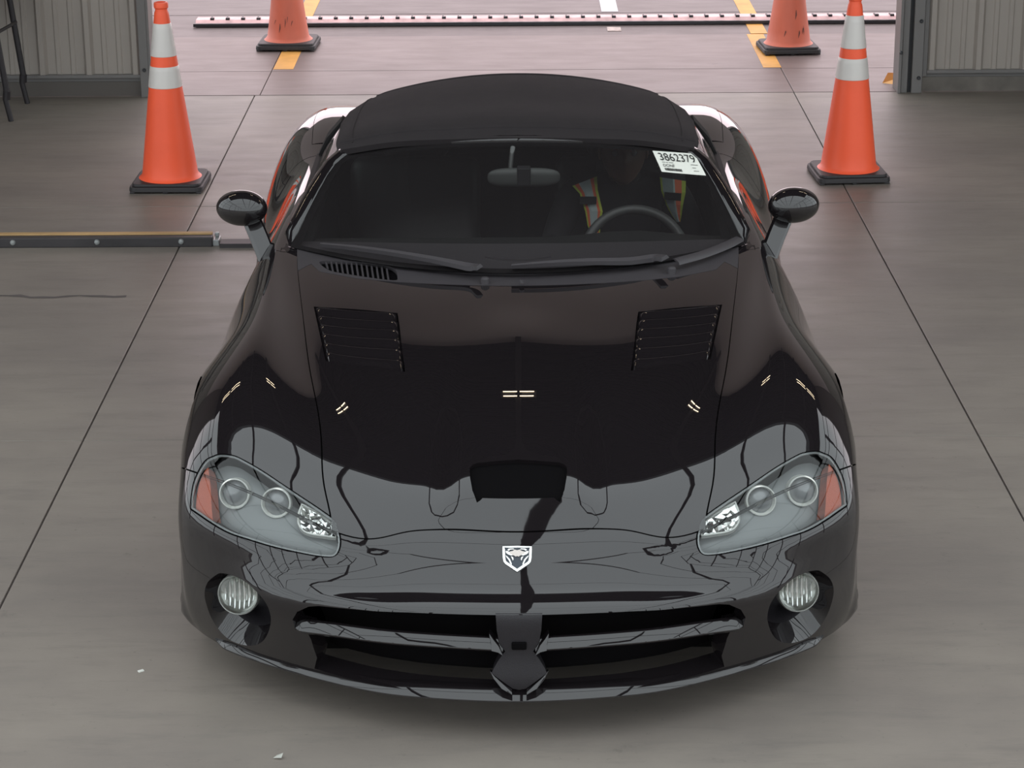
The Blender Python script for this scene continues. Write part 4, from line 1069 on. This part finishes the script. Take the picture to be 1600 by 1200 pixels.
# wipers
def strip(name, pts, w, h, m, parent, taper=None):
    P = smooth_poly(pts, 6, closed=False); n = len(P)
    pr = [[(-w * k, 0), (-w * k * .6, h), (w * k * .6, h), (w * k, 0)] for k in (taper or [1] * n)] if taper is None else [[(-w * a, 0), (-w * a * .6, h), (w * a * .6, h), (w * a, 0)] for a in np.interp(np.linspace(0, 1, n), np.linspace(0, 1, len(taper)), taper)]
    return sweep_obj(name, P, [(0, -.45, .9)] * n, pr, m, parent)
def onws(up=.02):
    """point on the glass (or its lower continuation) seen at that place"""
    k = tr()[0]; k = np.clip(k, [-wu, 0], [wu, wv]); return WSF.P([k])[0] + (WSF.N([k]) * orient(WSF))[0] * up
wp = strip('wiper', [onws() for _ in range(5)] + [np.array([-.115, 1.435, .858])], .010, .012, M['cowl'], car, [.5, .8, 1, 1.2, 1.6, 1.3])
strip('blade', [onws(.008) for _ in range(5)], .004, .010, M['rubber'], wp)
wp = strip('wiper', [onws() for _ in range(5)] + [np.array([.455, 1.50, .864])], .010, .012, M['cowl'], car, [.5, .9, 1.2, 1.4, 1.5, 1.6])
strip('blade', [onws(.008) for _ in range(5)], .004, .010, M['rubber'], wp)
bm = bmesh.new(); lathe(bm, [(.014, -.03), (.013, .004), (.009, .008), (.0005, .009)], 24, Matrix.Translation((.475, 1.50, .833))); finish(bm, 'wiper_pivot', M['cowl'], car, smooth=40)
bm = bmesh.new(); lathe(bm, [(.014, -.03), (.013, .002), (.009, .006), (.0005, .007)], 24, Matrix.Translation((-.10, 1.428, .826))); finish(bm, 'wiper_pivot', M['cowl'], car, smooth=40)
strip('cowl_edge', [np.array(p) for p in ((.49, 1.53, .848), (.58, 1.60, .852), (.66, 1.69, .855), (.705, 1.76, .856))], .018, .006, M['cowl'], car)
bm = bmesh.new(); lathe(bm, [(.008, -.004), (.007, .005), (.0005, .007)], 12, Matrix.Translation((.012, 1.405, .824))); finish(bm, 'washer_jet', M['cowl'], car, smooth=40)

# windscreen sticker
SQ = tr()
stk = decal(SQ, WSF, [[(0, 0), (1, 0), (1, 1), (0, 1)]], mat('sticker_paper', (.72, .72, .66), .6), 'windscreen_sticker', car, off=.004, thick=.001, label='white paper sticker reading 3862379')
ink = mat('sticker_ink', (.02, .02, .02), .7)
def text(name, body, x0, y0, x1, y1, parent, m=ink):
    cu = bpy.data.curves.new('t', 'FONT'); cu.body = body; to = bpy.data.objects.new('t', cu); col.objects.link(to)
    bpy.context.view_layer.update(); me = to.to_mesh(); v = np.array([tuple(q.co) for q in me.vertices]); fs = [tuple(p.vertices) for p in me.polygons]
    lo, hi = v.min(0), v.max(0); s_ = x0 + (v[:, 0] - lo[0]) / (hi[0] - lo[0]) * (x1 - x0); t_ = y1 - (v[:, 1] - lo[1]) / (hi[1] - lo[1]) * (y1 - y0)
    bpy.data.objects.remove(to)
    uv = bilin(SQ, s_, t_); return mesh(name, WSF.P(uv) + WSF.N(uv) * orient(WSF) * .0055, fs, m, parent)
text('number', '3862379', .09, .10, .93, .46, stk)
text('letters', 'DONF', .10, .63, .36, .76, stk)
bars = []; random.seed(2); x = .10
while x < .48: w = random.choice((.006, .01, .014)); bars.append([(x, .82), (x + w, .82), (x + w, .93), (x, .93)]); x += w + random.choice((.006, .009))
decal(SQ, WSF, bars, ink, 'barcode', stk, off=.0055, thick=.0005)
decal(SQ, WSF, [[(x, y), (x + w, y), (x + w, y + .025), (x, y + .025)] for x, y, w in ((.76, .56, .16), (.76, .70, .08), (.76, .84, .12), (.10, .53, .07), (.19, .53, .05), (.26, .53, .10))], mat('faint_ink', (.3, .3, .28), .7), 'fine_print', stk, off=.0055, thick=.0005)

# ------------------------------------------------------------------ cabin
LE = M['leather']; IN = mat('interior_black', (.02, .02, .022), .65, spec=.3); IN2 = mat('dash_grey', (.014, .0145, .0145), .6, spec=.3)
V = []; 
dash = []
for x in np.linspace(-.70, .70, 15):
    hump = .022 * math.exp(-((x - .37) / .16) ** 2)
    yb = 1.50 + .27 * (x / .72) ** 2 + .02
    dash.append([(x, yb, .815), (x, (yb + 2.0) / 2 - .05, .825 + hump * .5), (x, 1.93, .818 + hump), (x, 1.96, .80 + hump), (x, 1.96, .74), (x, 1.93, .5), (x, 1.9, .2)])
V = [p for r in dash for p in r]; Fc = [(i * 7 + j, (i + 1) * 7 + j, (i + 1) * 7 + j + 1, i * 7 + j + 1) for i in range(14) for j in range(6)]
o = mesh('dashboard', V, Fc, IN2, car, smooth=True); o.data.set_sharp_from_angle(angle=.7)
sweep_obj('dash_vent', [(-.10 + .2 * w, 1.62 + .03 * (2 * w - 1) ** 2, .832) for w in np.linspace(0, 1, 9)], [(0, 0, 1)] * 9, [(-.006, -.004), (-.006, .003), (.006, .003), (.006, -.004)], M['cowl'], car)
bm = bmesh.new(); SWc = Vector((.386, 1.985, .720)); RW = Matrix.Translation(SWc) @ Matrix.Rotation(math.radians(66), 4, 'X')
pts = [RW @ Vector((.172 * math.cos(a), .172 * math.sin(a), 0)) for a in np.linspace(0, 2 * math.pi, 49)]; tube(bm, pts, .0155, 12)
sw = finish(bm, 'steering_wheel', mat('wheel_leather', (.045, .046, .045), .45), car, smooth=60)
bm = bmesh.new(); lathe(bm, [(.0005, .03), (.05, .026), (.065, .01), (.06, -.02), (.03, -.05), (.03, -.2)], 28, RW)
for a in (.15, math.pi - .15, -math.pi / 2): tube(bm, [RW @ Vector((.05 * math.cos(a), .05 * math.sin(a), .005)), RW @ Vector((.17 * math.cos(a), .17 * math.sin(a), 0))], [.02, .012], 8)
finish(bm, 'hub', IN, sw, smooth=40)
for s in (-1, 1):
    x = s * .37
    def cush(name, a, b, rx, piv, m=LE, parent=None, bev=.05):
        bm = bmesh.new(); box(bm, a, b); o = finish(bm, name, m, parent, smooth=None, bevel=bev, seg=4); o.rotation_euler.x = rx; o.location = piv
        o.data.polygons.foreach_set('use_smooth', [True] * len(o.data.polygons)); return o
    st_ = cush('seat', (-.24, -.28, -.07), (.24, .26, .07), math.radians(6), (x, 2.42, .27), parent=car)
    cush('backrest', (-.235, -.07, 0), (.235, .07, .60), math.radians(-18), (x, 2.66, .30), parent=car)
    cush('headrest', (-.12, -.05, 0), (.12, .05, .17), math.radians(-14), (x, 2.85, .86), parent=car, bev=.04)
boxes('center_console', [((-.10, 1.9, .12), (.10, 2.75, .50))], IN, car, bevel=.03)
boxes('rear_bulkhead', [((-.68, 2.93, .12), (.68, 2.98, .88))], IN, car, bevel=.02)
for s in (-1, 1): boxes('door_lining', [((s * .66, 1.82, .14), (s * .70, 2.9, .83))], IN, car, bevel=.01)
# inside mirror
bm = bmesh.new(); bmesh.ops.create_uvsphere(bm, u_segments=40, v_segments=20, radius=1)
for v in bm.verts:
    x, y, z = v.co; v.co = (math.copysign(abs(x) ** .55, x) * .118, y * .018, math.copysign(abs(z) ** .7, z) * .031)
im = finish(bm, 'inside_mirror', mat('mirror_housing', (.07, .075, .072), .5), car, smooth=60); im.location = tr()
im.location.x += 0
bm = bmesh.new(); L0 = im.location; tube(bm, [L0 + Vector((-.045, .01, .01)), L0 + Vector((-.04, .03, .06)), L0 + Vector((-.035, .06, .085))], .008, 10); finish(bm, 'mirror_stem', mat('stem_grey', (.07, .072, .07), .5), car, smooth=60)
boxes('mirror_clip', [(L0 + Vector((-.022, -.022, -.025)), L0 + Vector((.022, .02, .035)))], IN, car, bevel=.004)

# ------------------------------------------------------------------ driver
skin = mat('skin', (.16, .085, .06), .55); cloth = mat('dark_clothes', (.016, .015, .018), .85)
pr = empty('person', (.37, 2.45, .0), label='person in the driver seat wearing dark clothes and a high visibility vest', cat='person')
o0 = Vector((.37, 2.45, 0))
def skinmesh(name, verts, edges, radii, m, parent, root=0, sub=2):
    me = bpy.data.meshes.new(name); me.from_pydata([tuple(Vector(v) - o0) for v in verts], edges, []); o = bpy.data.objects.new(name, me); col.objects.link(o); o.parent = parent
    sk = o.modifiers.new('skin', 'SKIN'); sk.use_smooth_shade = True
    for i, r in enumerate(radii): me.skin_vertices[0].data[i].radius = (r, r) if not isinstance(r, tuple) else r; me.skin_vertices[0].data[i].use_root = (i == root)
    sb = o.modifiers.new('s', 'SUBSURF'); sb.levels = sb.render_levels = sub; me.materials.append(m); return o
X0 = .37
bv = [(X0, 2.56, .40), (X0, 2.54, .55), (X0, 2.50, .70), (X0, 2.46, .82), (X0, 2.43, .89), (X0, 2.40, .935)]
be = [(0, 1), (1, 2), (2, 3), (3, 4), (4, 5)]; br = [(.16, .11), (.145, .105), (.16, .11), (.13, .09), (.055, .055), (.05, .052)]
for s in (-1, 1):
    i = len(bv); bv += [(X0 + s * .175, 2.47, .84), (X0 + s * .255, 2.38, .66), (X0 + s * .20, 2.10, .69), (X0 + s * .172, 2.01, .735)]; be += [(3, i), (i, i + 1), (i + 1, i + 2), (i + 2, i + 3)]; br += [.062, .046, .034, .030]
    i = len(bv); bv += [(X0 + s * .10, 2.52, .39), (X0 + s * .15, 2.12, .46), (X0 + s * .13, 1.78, .26), (X0 + s * .13, 1.66, .20)]; be += [(0, i), (i, i + 1), (i + 1, i + 2), (i + 2, i + 3)]; br += [.095, .07, .05, .04]
skinmesh('body', bv, be, br, cloth, pr)
# head with a face
bm = bmesh.new(); bmesh.ops.create_uvsphere(bm, u_segments=48, v_segments=36, radius=1)
for v in bm.verts:
    x, y, z = v.co; X, Yy, Z = x * .076, y * .095, z * .118
    if z < 0: X *= 1 - .28 * z * z; Yy = Yy if y < 0 else Yy * (1 - .35 * z * z)
    f = max(0, -y)
    Yy -= .024 * math.exp(-(X / .013) ** 2 - ((Z + .012) / .022) ** 2) * f            # nose
    Yy += .010 * (math.exp(-((abs(X) - .031) / .014) ** 2 - ((Z - .012) / .012) ** 2)) * f   # sockets
    Yy -= .006 * math.exp(-(X / .04) ** 2 - ((Z - .03) / .010) ** 2) * f; Yy -= .006 * math.exp(-(X / .022) ** 2 - ((Z + .052) / .007) ** 2) * f - .004 * math.exp(-(X / .03) ** 2 - ((Z + .060) / .004) ** 2) * f
    Yy -= .008 * math.exp(-(X / .03) ** 2 - ((Z + .092) / .016) ** 2) * f
    v.co = (X, Yy, Z)
hd = finish(bm, 'head', skin, pr, smooth=80); hl = Vector((X0 - .01, 2.345, 1.005)) - o0; hd.location = hl
bm = bmesh.new()
for s in (-1, 1): bmesh.ops.create_uvsphere(bm, u_segments=12, v_segments=8, radius=.012, matrix=Matrix.Translation((s * .031, -.078, .012)))
finish(bm, 'eyes', mat('eye', (.3, .3, .3), .2), hd, smooth=60)
bm = bmesh.new()
for s in (-1, 1): bmesh.ops.create_uvsphere(bm, u_segments=14, v_segments=10, radius=1, matrix=Matrix.Translation((s * .078, .008, -.002)) @ Matrix.Diagonal((.009, .018, .03, 1)))
finish(bm, 'ears', skin, hd, smooth=60)
bm = bmesh.new(); bmesh.ops.create_uvsphere(bm, u_segments=36, v_segments=24, radius=1)
for v in bm.verts:
    x, y, z = v.co; v.co = (x * .082, y * .099 + .006, z * .122 + .004)
bmesh.ops.delete(bm, geom=[v for v in bm.verts if v.co.z < .045 - (v.co.y > 0) * .07 and not (v.co.y > .02 and v.co.z > -.05)], context='VERTS')
finish(bm, 'hair', mat('dark_hair', (.012, .01, .01), .8), hd, smooth=60)
# hands closed round the rim
for s in (-1, 1):
    hc = RW @ Vector((s * .172, 0.0, 0)); hv = [hc + Vector((0, .045, -.012)), hc + Vector((s * .004, .028, .005)), hc + Vector((s * .004, .018, .022))]; ed = [(0, 1), (1, 2)]; rd = [.024, (.030, .018), (.028, .016)]
    o = skinmesh('hand', hv, ed, rd, skin, pr)
    for k in range(4):
        zz = .030 - k * .019; L_ = (.9, 1, .95, .8)[k]; b = hc + Vector((s * .012, .02, zz))
        fv = [b, b + Vector((s * .006, -.020, .002)) * L_, b + Vector((-s * .004, -.040, .0)) * L_, b + Vector((-s * .022, -.042, -.002)) * L_]
        skinmesh('finger', fv, [(0, 1), (1, 2), (2, 3)], [.0095, .009, .0085, .007], skin, pr, sub=1)
    tv_ = [hc + Vector((-s * .005, .03, -.005)), hc + Vector((-s * .022, .012, .018)), hc + Vector((-s * .024, -.012, .030))]
    skinmesh('thumb', tv_, [(0, 1), (1, 2)], [.012, .0105, .0085], skin, pr, sub=1)
# vest straps: yellow edge, orange, silver, orange, yellow
cols = [mat('vest_yellow', (.62, .68, .08), .7), mat('vest_orange', (.95, .19, .08), .7), mat('vest_silver', (.52, .59, .59), .5), cloth]
for s, ptsT in ((-1, range(5)), (1, range(5))):
    V = []; K = [0, .10, .26, .36, .72, .86, 1] if s < 0 else [0, .08, .50, .56, .84, .97, 1]
    mi = [0, 1, 1, 2, 1, 0] if s < 0 else [0, 2, 2, 1, 0, 0]
    if s < 0: mi = [0, 1, 2, 2, 1, 0]
    Yd = [2.37, 2.345, 2.33, 2.33, 2.335]
    for i in ptsT:
        for q in K: V.append(tr() - np.array(o0))
    n = len(K); Fc = [(i * n + j, i * n + j + 1, (i + 1) * n + j + 1, (i + 1) * n + j) for i in range(len(ptsT) - 1) for j in range(n - 1)]
    # over the shoulder
    top = [np.array(V[j]) for j in range(n)]; b0 = len(V); V += [t + np.array([0, .09, .03]) for t in top] + [t + np.array([0, .20, -.02]) for t in top]
    Fc += [(b0 + j + 1, b0 + j, j, j + 1)[::-1] for j in range(n - 1)] + [(b0 + n + j + 1, b0 + n + j, b0 + j, b0 + j + 1)[::-1] for j in range(n - 1)]
    o = mesh('vest', V, Fc, cols, pr, mids=mi * (len(ptsT) - 1) + [3] * 12, label='high visibility vest strap in yellow, orange and silver')
    md = o.modifiers.new('t', 'SOLIDIFY'); md.thickness = .004
    a = tr() - np.array(o0); b = tr() - np.array(o0)
    sweep_obj('buckle', [a, b], [(0, -1, .2)] * 2, [(-.013, -.002), (-.013, .005), (.013, .005), (.013, -.002)], IN, pr)
